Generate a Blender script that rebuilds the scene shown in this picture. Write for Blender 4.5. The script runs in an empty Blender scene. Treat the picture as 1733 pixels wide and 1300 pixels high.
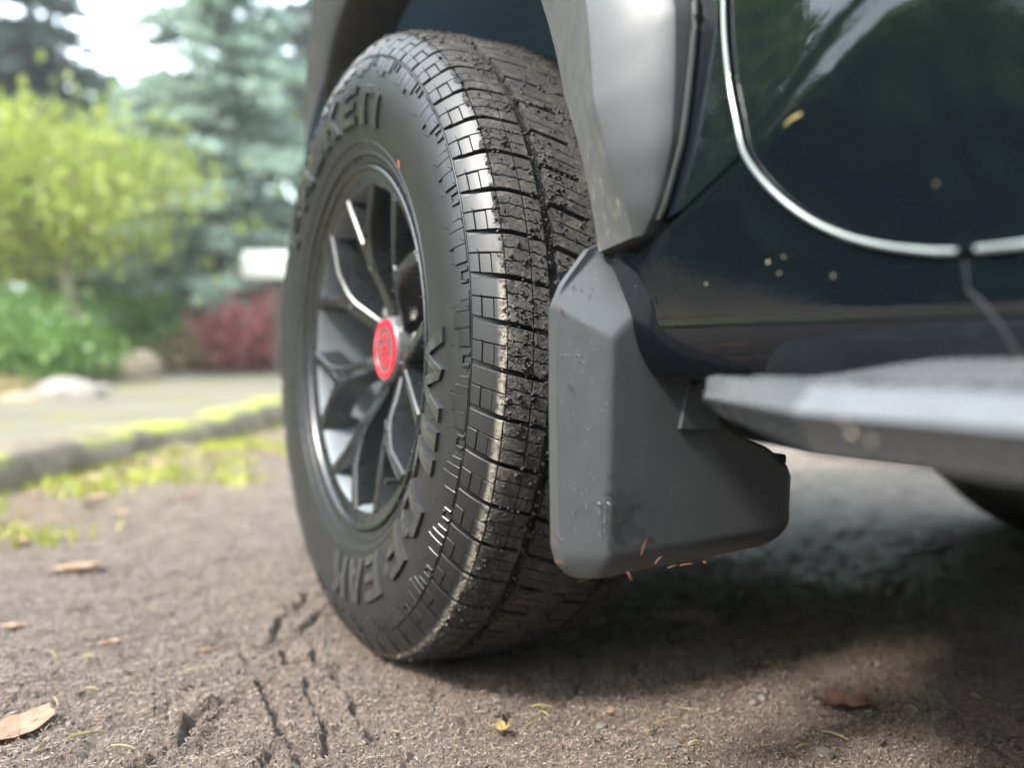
import bpy, bmesh, math, random
import numpy as np
from mathutils import Vector, Matrix
R_ = math.radians
random.seed(7); rng = np.random.default_rng(11)
sc = bpy.context.scene
COL = sc.collection

# ------------------------------------------------------------------ camera, world, sun, exposure
PW, PH = 1733, 1300
CAM = np.array([-0.4943, -1.1227, 0.3980]); YAW, PITCH, ROLL, FPX = 0.49807, -0.02934, 0.014895, 1452.05
def basis(yaw, pitch, roll):
    f = np.array([math.sin(yaw)*math.cos(pitch), math.cos(yaw)*math.cos(pitch), math.sin(pitch)])
    r = np.array([math.cos(yaw), -math.sin(yaw), 0.0]); u = np.cross(r, f)
    return r*math.cos(roll)+u*math.sin(roll), -r*math.sin(roll)+u*math.cos(roll), f
CR, CU, CF = basis(YAW, PITCH, ROLL)
cd = bpy.data.cameras.new('camera'); cam = bpy.data.objects.new('camera', cd); COL.objects.link(cam)
m = Matrix.Identity(4)
for i in range(3):
    m[i][0], m[i][1], m[i][2], m[i][3] = CR[i], CU[i], -CF[i], CAM[i]
cam.matrix_world = m
cd.sensor_width = 36; cd.lens = FPX/PW*36; cd.clip_start = 0.02; cd.clip_end = 2000
cd.dof.use_dof = True; cd.dof.focus_distance = 0.81; cd.dof.aperture_fstop = 2.1; cd.dof.aperture_blades = 0
sc.camera = cam

SUN_DIR = Vector((-0.68, -0.14, 0.72)).normalized()
SUN_EL = math.asin(SUN_DIR.z); SUN_ROT = math.atan2(SUN_DIR.x, SUN_DIR.y)
w = bpy.data.worlds.new('World'); sc.world = w; w.use_nodes = True
nt = w.node_tree; nt.nodes.clear()
sky = nt.nodes.new('ShaderNodeTexSky'); sky.sky_type = 'NISHITA'; sky.sun_disc = False
sky.sun_elevation = SUN_EL; sky.sun_rotation = SUN_ROT; sky.dust_density = 3.0; sky.ozone_density = 1.0
cl = nt.nodes.new('ShaderNodeMix'); cl.data_type = 'RGBA'; cl.inputs[0].default_value = 0.66
cl.inputs[7].default_value = (9.2, 10.2, 11.2, 1)          # an even layer of bright cloud over the sky
bg = nt.nodes.new('ShaderNodeBackground'); bg.inputs[1].default_value = 0.085
wo = nt.nodes.new('ShaderNodeOutputWorld')
nt.links.new(sky.outputs[0], cl.inputs[6]); nt.links.new(cl.outputs[2], bg.inputs[0]); nt.links.new(bg.outputs[0], wo.inputs[0])
sl = bpy.data.lights.new('sun', 'SUN'); sl.energy = 1.5; sl.angle = R_(10); sl.color = (1.0, 0.95, 0.87)
so = bpy.data.objects.new('sun', sl); COL.objects.link(so); so.rotation_euler = (-SUN_DIR).to_track_quat('-Z', 'Y').to_euler()
so.location = SUN_DIR*20
vs = sc.view_settings; vs.view_transform = 'Standard'; vs.look = 'None'; vs.gamma = 1.0; vs.use_curve_mapping = False
vs.exposure = 2.9

# ------------------------------------------------------------------ pixel helpers (a pixel gives a direction only)
def ray(x, y): return CF + CR*(x-PW/2)/FPX - CU*(y-PH/2)/FPX
def on(x, y, ax, val):
    d = ray(x, y); return CAM + d*((val-CAM[ax])/d[ax])
def at_depth(x, y, dep): return CAM + ray(x, y)*dep

# ------------------------------------------------------------------ mesh helpers
def np_mesh(name, V, F, smooth=False, sharp=None):
    V = np.asarray(V, dtype=np.float32); F = np.asarray(F, dtype=np.int32); k = F.shape[1]
    me = bpy.data.meshes.new(name)
    me.vertices.add(len(V)); me.vertices.foreach_set('co', V.ravel())
    me.loops.add(F.size); me.loops.foreach_set('vertex_index', F.ravel())
    me.polygons.add(len(F)); me.polygons.foreach_set('loop_start', np.arange(0, F.size, k, dtype=np.int32))
    me.update(calc_edges=True); me.validate()
    if smooth: me.polygons.foreach_set('use_smooth', np.ones(len(me.polygons), dtype=bool))
    if sharp: me.set_sharp_from_angle(angle=R_(sharp))
    return me
class MB:
    def __init__(s): s.v = []; s.f = []
    def add(s, vs, fs):
        b = len(s.v); s.v += [tuple(map(float, p)) for p in vs]; s.f += [tuple(b+i for i in f) for f in fs]; return b
    def mesh(s, name, smooth=True, sharp=35):
        me = bpy.data.meshes.new(name); me.from_pydata(s.v, [], s.f); me.update()
        if smooth:
            me.polygons.foreach_set('use_smooth', [True]*len(me.polygons))
            if sharp: me.set_sharp_from_angle(angle=R_(sharp))
        return me
    def box(s, c, d, M=None):
        vs = [Vector((c[0]+sx*d[0]/2, c[1]+sy*d[1]/2, c[2]+sz*d[2]/2)) for sz in (-1,1) for sy in (-1,1) for sx in (-1,1)]
        if M: vs = [M @ q for q in vs]
        s.add(vs, [(0,2,3,1),(4,5,7,6),(0,1,5,4),(2,6,7,3),(0,4,6,2),(1,3,7,5)])
    def tube(s, pts, rad, n=8, cap=True):
        pts = [Vector(p) for p in pts]; rr = rad if hasattr(rad, '__len__') else [rad]*len(pts)
        b0 = None; up = Vector((0.13, 0.21, 1)).normalized(); rings = []
        for i, p in enumerate(pts):
            t = (pts[min(i+1, len(pts)-1)]-pts[max(i-1, 0)]).normalized()
            a = t.cross(up)
            if a.length < 0.1: a = t.cross(Vector((1, 0, 0)))
            a.normalize(); c = t.cross(a)
            rings.append([p+(a*math.cos(2*math.pi*k/n)+c*math.sin(2*math.pi*k/n))*rr[i] for k in range(n)])
        vs = [q for r in rings for q in r]; fs = []
        for i in range(len(pts)-1):
            for k in range(n):
                fs.append((i*n+k, i*n+(k+1) % n, (i+1)*n+(k+1) % n, (i+1)*n+k))
        if cap: fs += [tuple(range(n))[::-1], tuple((len(pts)-1)*n+k for k in range(n))]
        s.add(vs, fs)
    def grid(s, P):            # P: rows of points
        nr, nc = len(P), len(P[0]); vs = [q for r in P for q in r]
        s.add(vs, [(i*nc+j, i*nc+j+1, (i+1)*nc+j+1, (i+1)*nc+j) for i in range(nr-1) for j in range(nc-1)])
    def revolve(s, prof, n=96, a0=0, a1=2*math.pi):     # prof: (x, r) about the X axis
        full = abs(a1-a0-2*math.pi) < 1e-6; m_ = n if full else n+1
        vs = []
        for i in range(m_):
            a = a0+(a1-a0)*i/n
            for x, r in prof: vs.append((x, -r*math.cos(a), r*math.sin(a)))
        k = len(prof); fs = []
        for i in range(n):
            j = (i+1) % m_
            for q in range(k-1): fs.append((i*k+q, i*k+q+1, j*k+q+1, j*k+q))
        s.add(vs, fs)
def link(name, me, mat, parent=None, kind=None):
    o = bpy.data.objects.new(name, me); COL.objects.link(o)
    if mat is not None:
        if len(me.materials) == 0: me.materials.append(mat)
    if parent is not None: o.parent = parent
    if kind: o['kind'] = kind
    return o
def tag(o, label, cat, group=None):
    o['label'] = label; o['category'] = cat
    if group: o['group'] = group
    return o
def empty(name, loc=(0, 0, 0)):
    o = bpy.data.objects.new(name, None); COL.objects.link(o); o.location = loc; o.empty_display_size = 0.1; return o
def solid(me, t, offset=-1):
    return me
def noise2(x, y, freq, seed, octaves=1, gain=0.5, lac=2.03):
    """fractal value noise in [-1,1] on arrays"""
    out = np.zeros_like(x, dtype=np.float64); amp = 1.0; tot = 0
    for o in range(octaves):
        g = np.random.default_rng(seed+o*17).random((256, 256))*2-1
        fx = x*freq+37.3*o; fy = y*freq+11.7*o
        ix = np.floor(fx).astype(int); iy = np.floor(fy).astype(int); tx = fx-ix; ty = fy-iy
        tx = tx*tx*(3-2*tx); ty = ty*ty*(3-2*ty)
        a = g[ix % 256, iy % 256]; b = g[(ix+1) % 256, iy % 256]; c = g[ix % 256, (iy+1) % 256]; d = g[(ix+1) % 256, (iy+1) % 256]
        out += amp*((a*(1-tx)+b*tx)*(1-ty)+(c*(1-tx)+d*tx)*ty); tot += amp
        amp *= gain; freq *= lac
    return out/tot

# ------------------------------------------------------------------ materials
class NT:
    def __init__(s, name):
        s.m = bpy.data.materials.new(name); s.m.use_nodes = True; s.t = s.m.node_tree; s.t.nodes.clear()
        s.o = s.n('OutputMaterial'); s.b = s.n('BsdfPrincipled'); s.l(s.b.outputs[0], s.o.inputs[0])
    def n(s, k): return s.t.nodes.new('ShaderNode'+k)
    def l(s, a, b): s.t.links.new(a, b)
    def set(s, k, v):
        i = s.b.inputs[k]
        if hasattr(v, 'is_output') or isinstance(v, bpy.types.NodeSocket): s.l(v, i)
        else: i.default_value = (*v, 1) if (isinstance(v, tuple) and len(v) == 3 and i.type == 'RGBA') else v
    def pos(s): return s.n('NewGeometry').outputs['Position']
    def objc(s): return s.n('TexCoord').outputs['Object']
    def noise(s, vec, scale, detail=4, rough=0.55, dist=0.0):
        k = s.n('TexNoise'); s.l(vec, k.inputs['Vector']); k.inputs['Scale'].default_value = scale; k.inputs['Detail'].default_value = detail
        k.inputs['Roughness'].default_value = rough; k.inputs['Distortion'].default_value = dist; return k.outputs['Fac']
    def voro(s, vec, scale, feat='F1', out='Distance'):
        k = s.n('TexVoronoi'); s.l(vec, k.inputs['Vector']); k.inputs['Scale'].default_value = scale; k.feature = feat; return k.outputs[out]
    def ramp(s, fac, a, b, va=0.0, vb=1.0):
        k = s.n('MapRange'); s.l(fac, k.inputs[0]); k.interpolation_type = 'SMOOTHSTEP'
        for i, v in zip((1, 2, 3, 4), (a, b, va, vb)): k.inputs[i].default_value = v
        return k.outputs[0]
    def mix(s, f, a, b):
        k = s.n('Mix'); k.data_type = 'RGBA'
        if isinstance(f, bpy.types.NodeSocket): s.l(f, k.inputs[0])
        else: k.inputs[0].default_value = f
        for q, i in ((a, 6), (b, 7)):
            if isinstance(q, bpy.types.NodeSocket): s.l(q, k.inputs[i])
            else: k.inputs[i].default_value = (*q, 1)
        return k.outputs[2]
    def math(s, op, a, b=None):
        k = s.n('Math'); k.operation = op
        for q, i in ((a, 0), (b, 1)):
            if q is None: continue
            if isinstance(q, bpy.types.NodeSocket): s.l(q, k.inputs[i])
            else: k.inputs[i].default_value = q
        return k.outputs[0]
    def bump(s, h, strength=0.3, dist=0.002, nrm=None):
        k = s.n('Bump'); s.l(h, k.inputs['Height']); k.inputs['Strength'].default_value = strength; k.inputs['Distance'].default_value = dist
        if nrm is not None: s.l(nrm, k.inputs['Normal'])
        s.l(k.outputs[0], s.b.inputs['Normal']); return k.outputs[0]
def simple(name, col, rough, var=0.25, scale=30, metal=0.0, bump=0.0, bdist=0.001, spec=0.5, coat=0.0, bscale=400):
    t = NT(name); p = t.pos(); f = t.noise(p, scale, 5)
    a = tuple(c*(1-var) for c in col); b = tuple(min(1, c*(1+var)) for c in col)
    t.set('Base Color', t.mix(f, a, b)); t.set('Roughness', t.ramp(t.noise(p, scale*2.3, 4), 0.3, 0.7, rough*0.85, min(1, rough*1.15)))
    t.set('Metallic', metal); t.set('Specular IOR Level', spec); t.set('Coat Weight', coat)
    if bump: t.bump(t.noise(p, bscale, 3), bump, bdist)
    return t.m
M = {}
WZ = 0.408        # axle height
def rubber(name, muddy):
    t = NT(name); p = t.pos(); sep = t.n('SeparateXYZ'); t.l(p, sep.inputs[0])
    base = t.mix(t.noise(p, 35, 5), (0.008, 0.0085, 0.0085), (0.016, 0.0165, 0.0165))
    dustf = t.ramp(t.noise(p, 60, 6, 0.7), 0.52, 0.78, 0.0, 0.16)
    col = t.mix(dustf, base, (0.05, 0.047, 0.042))
    rough = t.ramp(t.noise(p, 22, 4), 0.35, 0.7, 0.28, 0.42)
    if muddy:
        zz = t.math('SUBTRACT', sep.outputs[2], WZ)
        rr = t.math('SQRT', t.math('ADD', t.math('MULTIPLY', zz, zz), t.math('MULTIPLY', sep.outputs[1], sep.outputs[1])))
        n1 = t.noise(p, 55, 6, 0.65); n2 = t.noise(p, 260, 6, 0.75, 0.6)
        jit = t.math('MULTIPLY', t.math('SUBTRACT', n1, 0.5), 0.022)
        rj = t.math('ADD', rr, jit)
        mud = t.ramp(rj, 0.4035, 0.4085)                       # the running surface is caked
        grit = t.ramp(n2, 0.42, 0.62)
        mudc = t.mix(grit, (0.014, 0.0135, 0.013), (0.072, 0.064, 0.055))
        mudc = t.mix(t.ramp(n1, 0.5, 0.72), mudc, (0.115, 0.10, 0.083))
        col = t.mix(t.math('MULTIPLY', mud, t.ramp(t.noise(p, 28, 4), 0.35, 0.6, 0.30, 0.92)), col, mudc)
        # dried pale splash along the shoulder corner
        xj = t.math('ADD', sep.outputs[0], t.math('MULTIPLY', t.math('SUBTRACT', t.noise(p, 70, 5, 0.7), 0.5), 0.022))
        band = t.math('MULTIPLY', t.ramp(xj, -0.1215, -0.1165), t.ramp(xj, -0.113, -0.107, 1.0, 0.0))
        low = t.ramp(zz, -0.34, -0.06, 0.95, 1.0); hi = t.ramp(zz, 0.03, 0.13, 1.0, 0.0)
        pale = t.math('MULTIPLY', t.math('MULTIPLY', band, t.math('MULTIPLY', low, hi)), t.ramp(t.noise(p, 150, 5, 0.75), 0.36, 0.56))
        pale = t.math('MULTIPLY', pale, t.ramp(rr, 0.399, 0.404))
        col = t.mix(t.math('MULTIPLY', pale, 0.8), col, (0.30, 0.265, 0.215))
        rough = t.ramp(t.math('MULTIPLY', mud, n2), 0.0, 0.6, 0.43, 0.56)
        hgt = t.math('ADD', t.math('MULTIPLY', n2, mud), t.math('MULTIPLY', t.math('MULTIPLY', n1, mud), 0.9))
        t.bump(t.math('ADD', hgt, t.math('MULTIPLY', t.noise(p, 900, 2), 0.05)), 1.0, 0.0034)
    else:
        t.bump(t.noise(p, 700, 3), 0.12, 0.0006)
    t.set('Base Color', col); t.set('Roughness', rough); t.set('Specular IOR Level', 0.5)
    return t.m
M['rubber'] = rubber('tyre_rubber', False); M['tread'] = rubber('tyre_tread_rubber', True)
M['letter'] = simple('letter_rubber', (0.026, 0.027, 0.027), 0.24, 0.2, 90)
M['rim'] = simple('matte_black_alloy', (0.007, 0.0082, 0.009), 0.30, 0.15, 25, metal=0.0, spec=0.75)
M['cup'] = simple('hub_cup_satin', (0.075, 0.08, 0.082), 0.24, 0.15, 40, spec=0.7)
M['barrel'] = simple('wheel_barrel_paint', (0.15, 0.165, 0.175), 0.32, 0.3, 18, spec=0.6)
M['brake'] = simple('cast_iron', (0.03, 0.035, 0.04), 0.5, 0.3, 60, metal=0.4)
M['chrome'] = simple('steel_nut', (0.55, 0.55, 0.5), 0.28, 0.2, 90, metal=1.0)
M['red'] = simple('red_enamel', (0.55, 0.012, 0.03), 0.3, 0.1, 60, coat=0.3)
M['capgrey'] = simple('cap_grey', (0.05, 0.052, 0.05), 0.4, 0.2, 60)
M['orange_dot'] = simple('orange_paint', (0.65, 0.13, 0.05), 0.5, 0.2, 300)
M['liner'] = simple('wheel_liner_plastic', (0.13, 0.25, 0.37), 0.8, 0.25, 9, bump=0.2, bscale=300)  # black plastic; veiling glare is put into its colour as a lifted blue
M['under'] = simple('underbody_black', (0.012, 0.015, 0.018), 0.7, 0.3, 8)
M['glass'] = simple('tinted_glass', (0.01, 0.012, 0.013), 0.05, 0.1, 5)
def paint():
    t = NT('black_gloss_paint'); p = t.pos()
    t.set('Base Color', t.mix(t.noise(p, 300, 3), (0.0014, 0.0024, 0.0040), (0.0022, 0.0038, 0.0062)))
    dirt = t.ramp(t.noise(p, 14, 6, 0.7), 0.5, 0.8, 0.012, 0.06)
    t.set('Roughness', dirt); t.set('Specular IOR Level', 0.55); t.set('Coat Weight', 0.0)
    t.bump(t.noise(p, 180, 2, 0.5), 0.05, 0.0008)
    return t.m
M['paint'] = paint()
def dusty_plastic(name, col, dust, rough, lo, hi, dz=None, speck=True):
    """satin plastic with grit specks; dust settles in streaks (dz = world height below which splashes lie)"""
    t = NT(name); p = t.pos()
    c = t.mix(t.noise(p, 30, 4), tuple(q*0.85 for q in col), tuple(q*1.15 for q in col))
    f = None
    if dz:
        sep = t.n('SeparateXYZ'); t.l(p, sep.inputs[0])
        st = t.n('Mapping'); t.l(p, st.inputs[0]); st.inputs['Scale'].default_value = (1, 1, 0.18)
        n = t.noise(st.outputs[0], 160, 6, 0.75)
        f = t.math('MULTIPLY', t.ramp(n, 0.54, 0.72), t.math('MULTIPLY', t.ramp(sep.outputs[2], dz[0], dz[1]), t.ramp(sep.outputs[2], dz[2], dz[3], 1.0, 0.0)))
        c = t.mix(t.math('MULTIPLY', f, 0.75), c, dust)
        c = t.mix(t.ramp(t.noise(p, 22, 5, 0.7), 0.4, 0.75, 0.0, 0.22), c, tuple(q*0.4 for q in dust))
    if speck:
        v = t.voro(p, 260); s_ = t.math('MULTIPLY', t.ramp(v, 0.10, 0.16, 1.0, 0.0), t.ramp(t.noise(p, 45, 4), 0.48, 0.6))
        c = t.mix(t.math('MULTIPLY', s_, 0.55), c, dust)
    t.set('Base Color', c); t.set('Roughness', t.ramp(t.noise(p, 60, 4), 0.3, 0.7, lo, hi))
    t.set('Specular IOR Level', 0.5); t.bump(t.noise(p, 1500, 2), 0.12, 0.0004)
    return t.m
M['flap'] = dusty_plastic('mud_flap_plastic', (0.040, 0.043, 0.045), (0.26, 0.25, 0.22), 0.4, 0.33, 0.41)
M['flare'] = dusty_plastic('flare_plastic', (0.036, 0.040, 0.042), (0.20, 0.18, 0.14), 0.4, 0.43, 0.50)
M['flare_lip'] = dusty_plastic('grained_flare_lip', (0.040, 0.043, 0.042), (0.24, 0.215, 0.165), 0.7, 0.62, 0.8, dz=(0.42, 0.47, 0.56, 0.66))
M['board'] = simple('step_powder_coat', (0.072, 0.076, 0.080), 0.27, 0.2, 40, bump=0.15, bscale=1400, bdist=0.0004)
M['edge_glint'] = simple('door_edge_glint', (0.22, 0.245, 0.235), 0.42, 0.3, 40, metal=0.6)
def water():
    t = NT('water_drop'); t.set('Base Color', (1.0, 1.0, 1.0)); t.set('Roughness', 0.02); t.set('IOR', 1.33); t.set('Transmission Weight', 1.0); return t.m
M['water'] = water()

def ground_mat():
    t = NT('muddy_asphalt'); p = t.pos()
    big = t.noise(p, 1.7, 5, 0.6); mid = t.noise(p, 14, 6, 0.65); fine = t.noise(p, 170, 5, 0.7)
    st = t.n('Mapping'); t.l(p, st.inputs[0]); st.inputs['Scale'].default_value = (1, 0.35, 1); st.inputs['Rotation'].default_value = (0, 0, 0.7)
    fib = t.noise(st.outputs[0], 420, 3, 0.6, 1.2)
    c = t.mix(t.ramp(mid, 0.3, 0.7), (0.074, 0.052, 0.038), (0.185, 0.139, 0.108))
    c = t.mix(t.ramp(fine, 0.42, 0.7), c, (0.275, 0.218, 0.174))
    c = t.mix(t.ramp(fine, 0.44, 0.3, 0.0, 0.9), c, (0.022, 0.017, 0.014))
    c = t.mix(t.ramp(big, 0.38, 0.66, 0.0, 0.5), c, (0.155, 0.128, 0.106))
    c = t.mix(t.ramp(t.voro(p, 320), 0.02, 0.1, 0.5, 0.0), c, (0.32, 0.265, 0.22))
    c = t.mix(t.ramp(fib, 0.62, 0.74, 0, 0.6), c, (0.36, 0.29, 0.23))
    # moss and litter along the kerb
    sep = t.n('SeparateXYZ'); t.l(p, sep.inputs[0])
    kd = t.math('ADD', t.math('MULTIPLY', t.math('SUBTRACT', sep.outputs[0], KA[0]), float(KN[0])), t.math('MULTIPLY', t.math('SUBTRACT', sep.outputs[1], KA[1]), float(KN[1])))
    near = t.ramp(t.math('ADD', kd, t.math('MULTIPLY', t.math('SUBTRACT', t.noise(p, 3.0, 5), 0.5), 1.0)), -0.55, 0.0)
    c = t.mix(t.math('MULTIPLY', near, t.ramp(t.noise(p, 9, 4), 0.54, 0.62)), c, (0.15, 0.145, 0.03))
    c = t.mix(t.math('MULTIPLY', near, t.ramp(t.noise(p, 16, 3), 0.46, 0.58)), c, (0.24, 0.14, 0.08))
    t.set('Base Color', c)
    t.set('Roughness', t.ramp(t.math('MULTIPLY', mid, fine), 0.12, 0.4, 0.18, 0.52)); t.set('Specular IOR Level', 0.5)
    h = t.math('ADD', t.math('MULTIPLY', fine, 1.3), t.math('ADD', t.math('MULTIPLY', fib, 0.7), t.math('MULTIPLY', t.noise(p, 620, 3, 0.7), 0.5)))
    t.bump(h, 1.0, 0.0075)
    return t.m
KA = on(0, 832, 2, 0.0)[:2]; KB = on(490, 716, 2, 0.0)[:2]
KT = (KB-KA)/np.linalg.norm(KB-KA); KN = np.array([-KT[1], KT[0]])      # KN points to the lane side
M['ground'] = ground_mat()

def terrain_mat(name, a, b, c_, sc1, sc2):
    t = NT(name); p = t.pos()
    c = t.mix(t.ramp(t.noise(p, sc1, 6, 0.65), 0.35, 0.65), a, b); c = t.mix(t.ramp(t.noise(p, sc2, 5, 0.7), 0.5, 0.66), c, c_)
    t.set('Base Color', c); t.set('Roughness', 0.85); t.bump(t.noise(p, sc2*6, 5, 0.7), 0.8, 0.01); return t.m
M['lane'] = terrain_mat('mossy_lane', (0.085, 0.078, 0.055), (0.115, 0.105, 0.072), (0.105, 0.105, 0.028), 1.3, 2.0)
M['verge'] = terrain_mat('verge_soil', (0.07, 0.05, 0.03), (0.13, 0.10, 0.065), (0.12, 0.115, 0.04), 1.2, 4.0)
def kerb_mat():
    t = NT('mossy_kerb'); p = t.pos(); g = t.n('NewGeometry'); sep = t.n('SeparateXYZ'); t.l(g.outputs['Normal'], sep.inputs[0])
    c = t.mix(t.ramp(t.noise(p, 6, 6, 0.7), 0.3, 0.7), (0.06, 0.047, 0.03), (0.17, 0.145, 0.10))
    sp = t.n('SeparateXYZ'); t.l(p, sp.inputs[0])
    top = t.math('MULTIPLY', t.ramp(sep.outputs[2], 0.35, 0.85), t.ramp(t.noise(p, 2.4, 5, 0.6), 0.42, 0.56))
    c = t.mix(top, c, (0.22, 0.245, 0.03)); t.set('Base Color', c); t.set('Roughness', 0.9); t.bump(t.noise(p, 40, 5, 0.7), 0.8, 0.01); return t.m
M['kerb'] = kerb_mat()
def leafm(name, a, b, trans=0.35, scale=2.5, rough=0.55):
    t = NT(name); p = t.pos(); t.set('Base Color', t.mix(t.ramp(t.noise(p, scale, 4, 0.7), 0.3, 0.7), a, b)); t.set('Roughness', rough)
    tr = t.n('BsdfTranslucent'); mx = t.n('MixShader'); mx.inputs[0].default_value = trans
    tr.inputs[0].default_value = (*[min(1, q*1.3) for q in b], 1)
    t.l(t.b.outputs[0], mx.inputs[1]); t.l(tr.outputs[0], mx.inputs[2]); t.l(mx.outputs[0], t.o.inputs[0]); return t.m
M['leaf_yg'] = leafm('yellow_green_leaf', (0.12, 0.155, 0.022), (0.30, 0.35, 0.06))
M['leaf_gr'] = leafm('green_leaf', (0.06, 0.12, 0.025), (0.13, 0.24, 0.05))
M['leaf_dk'] = leafm('dark_needle', (0.045, 0.07, 0.055), (0.10, 0.135, 0.10), 0.35)
M['leaf_bl'] = leafm('blue_spruce_needle', (0.13, 0.185, 0.14), (0.28, 0.37, 0.30), 0.4)
M['leaf_rd'] = leafm('red_leaf', (0.20, 0.05, 0.05), (0.38, 0.13, 0.12), 0.3)
M['leaf_dry'] = leafm('dry_grass', (0.22, 0.17, 0.08), (0.42, 0.34, 0.17), 0.2, 5)
M['moss'] = leafm('moss', (0.16, 0.19, 0.02), (0.34, 0.37, 0.04), 0.2, 6)
M['bark'] = terrain_mat('bark', (0.10, 0.08, 0.065), (0.20, 0.165, 0.13), (0.27, 0.24, 0.18), 7, 20)
M['bark_pale'] = terrain_mat('pale_bark', (0.20, 0.165, 0.11), (0.34, 0.29, 0.21), (0.28, 0.28, 0.14), 7, 20)
M['bark_dark'] = terrain_mat('dark_bark', (0.05, 0.042, 0.036), (0.10, 0.08, 0.065), (0.12, 0.11, 0.09), 7, 20)
M['stone'] = terrain_mat('boulder_stone', (0.16, 0.14, 0.12), (0.28, 0.25, 0.22), (0.15, 0.13, 0.08), 5, 14)
M['stone_b'] = terrain_mat('brown_boulder', (0.16, 0.125, 0.085), (0.27, 0.21, 0.15), (0.20, 0.18, 0.08), 4, 12)
M['white'] = simple('white_enamel', (0.46, 0.46, 0.42), 0.45, 0.06, 6)
M['post'] = simple('weathered_post', (0.07, 0.055, 0.05), 0.8, 0.3, 12)
M['chip'] = leafm('bark_shreds', (0.022, 0.016, 0.012), (0.30, 0.235, 0.185), 0.0, 260, 0.5)
M['crumb'] = simple('mud_crumb', (0.14, 0.107, 0.085), 0.38, 0.7, 180)
M['pebble'] = simple('pebble', (0.085, 0.076, 0.068), 0.6, 0.45, 40, bump=0.4, bscale=500, bdist=0.002)
M['needle'] = simple('pine_needle', (0.22, 0.19, 0.06), 0.5, 0.3, 80)
M['needle_o'] = simple('orange_pine_needle', (0.14, 0.055, 0.028), 0.55, 0.4, 120)
M['dead_o'] = leafm('orange_leaf', (0.19, 0.11, 0.065), (0.31, 0.20, 0.13), 0.15, 60)
M['dead_b'] = leafm('brown_leaf', (0.06, 0.028, 0.022), (0.15, 0.075, 0.055), 0.1, 60)
M['dead_y'] = leafm('yellow_leaf', (0.20, 0.15, 0.04), (0.30, 0.24, 0.10), 0.15, 60)

# ================================================================== SETTING
def seg_d(X, Y, a, b):
    ax, ay = a; bx, by = b; dx, dy = bx-ax, by-ay; L = dx*dx+dy*dy
    t = np.clip(((X-ax)*dx+(Y-ay)*dy)/L, 0, 1); return np.hypot(X-ax-t*dx, Y-ay-t*dy), t
def fwd(x, y): return (x-CAM[0])*CF[0]+(y-CAM[1])*CF[1]
def lane_z(x, y): return 0.095+0.045*np.maximum(0.0, fwd(x, y)-4.0)
def bank_z(x, y):
    kd = (x-KA[0])*KN[0]+(y-KA[1])*KN[1]
    return np.where(kd > 0.05, lane_z(x, y)-0.03+0.02*noise2(x, y, 0.8, 5, 3), -0.05)
def axis_lines(lo, hi, step, far, growth=1.16):
    a = list(np.arange(lo, hi+1e-9, step)); s_ = step
    out = list(a)
    x, s2 = hi, step
    while x < far: s2 = min(s2*growth, far/6); x += s2; out.append(x)
    x, s2 = lo, step
    while x > -far: s2 = min(s2*growth, far/6); x -= s2; out.insert(0, x)
    return np.array(out)
# the ground far and wide
gx = axis_lines(-6, 12, 0.45, 200, 1.5); gy = axis_lines(-6, 18, 0.45, 200, 1.5)
X, Y = np.meshgrid(gx, gy, indexing='ij'); Z = bank_z(X, Y)
Z = np.minimum(Z, 0.9)
def grid_faces(nx, ny):
    i = np.arange((nx-1)*(ny-1)); a = (i//(ny-1))*ny+i % (ny-1)
    return np.stack([a, a+ny, a+ny+1, a+1], -1)
o = link('ground', np_mesh('ground', np.stack([X, Y, Z], -1).reshape(-1, 3), grid_faces(*X.shape), True), M['verge'], kind='structure')
# the muddy driveway, dense where it is near
dx = axis_lines(-0.80, 0.72, 0.0026, 7.0, 1.07); dy = axis_lines(-0.72, 0.62, 0.0026, 9.0, 1.07)
X, Y = np.meshgrid(dx, dy, indexing='ij')
wx = X+0.010*noise2(X, Y, 28, 3, 3)+0.003*noise2(X, Y, 130, 4, 2); wy = Y+0.010*noise2(X, Y, 28, 8, 3)+0.003*noise2(X, Y, 130, 9, 2)
Z = 0.010*noise2(X, Y, 2.1, 21, 3)+0.0065*noise2(X, Y, 11, 22, 4, 0.6)+0.0046*noise2(X, Y, 60, 23, 4, 0.7)+0.0016*np.abs(noise2(X, Y, 190, 29, 2))
Z += 0.0030*np.maximum(0, noise2(X, Y, 105, 40, 2)-0.18)*2.0
lump = noise2(X, Y, 36, 31, 3); Z += 0.006*np.maximum(0, lump-0.28)
Z -= 0.020*np.maximum(0, noise2(X, Y, 24, 33, 3)-0.28)
CM = np.zeros(X.shape)
def crack(pix, wid, dep):
    global Z, CM
    pts = [on(px, py, 2, 0.0)[:2] for px, py in pix]
    dm = np.full(X.shape, 9.0)
    for a, b in zip(pts[:-1], pts[1:]):
        d, _ = seg_d(wx, wy, a, b); dm = np.minimum(dm, d)
    mod = 0.55+0.75*np.clip(noise2(X, Y, 40, int(pix[0][0]), 2)+0.3, 0, 1)
    k = np.exp(-(dm/wid)**2)
    CM = np.maximum(CM, k*mod); Z -= dep*1.35*mod*k; Z += dep*0.42*np.exp(-((dm-2.1*wid)/(1.2*wid))**2)*mod
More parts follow.
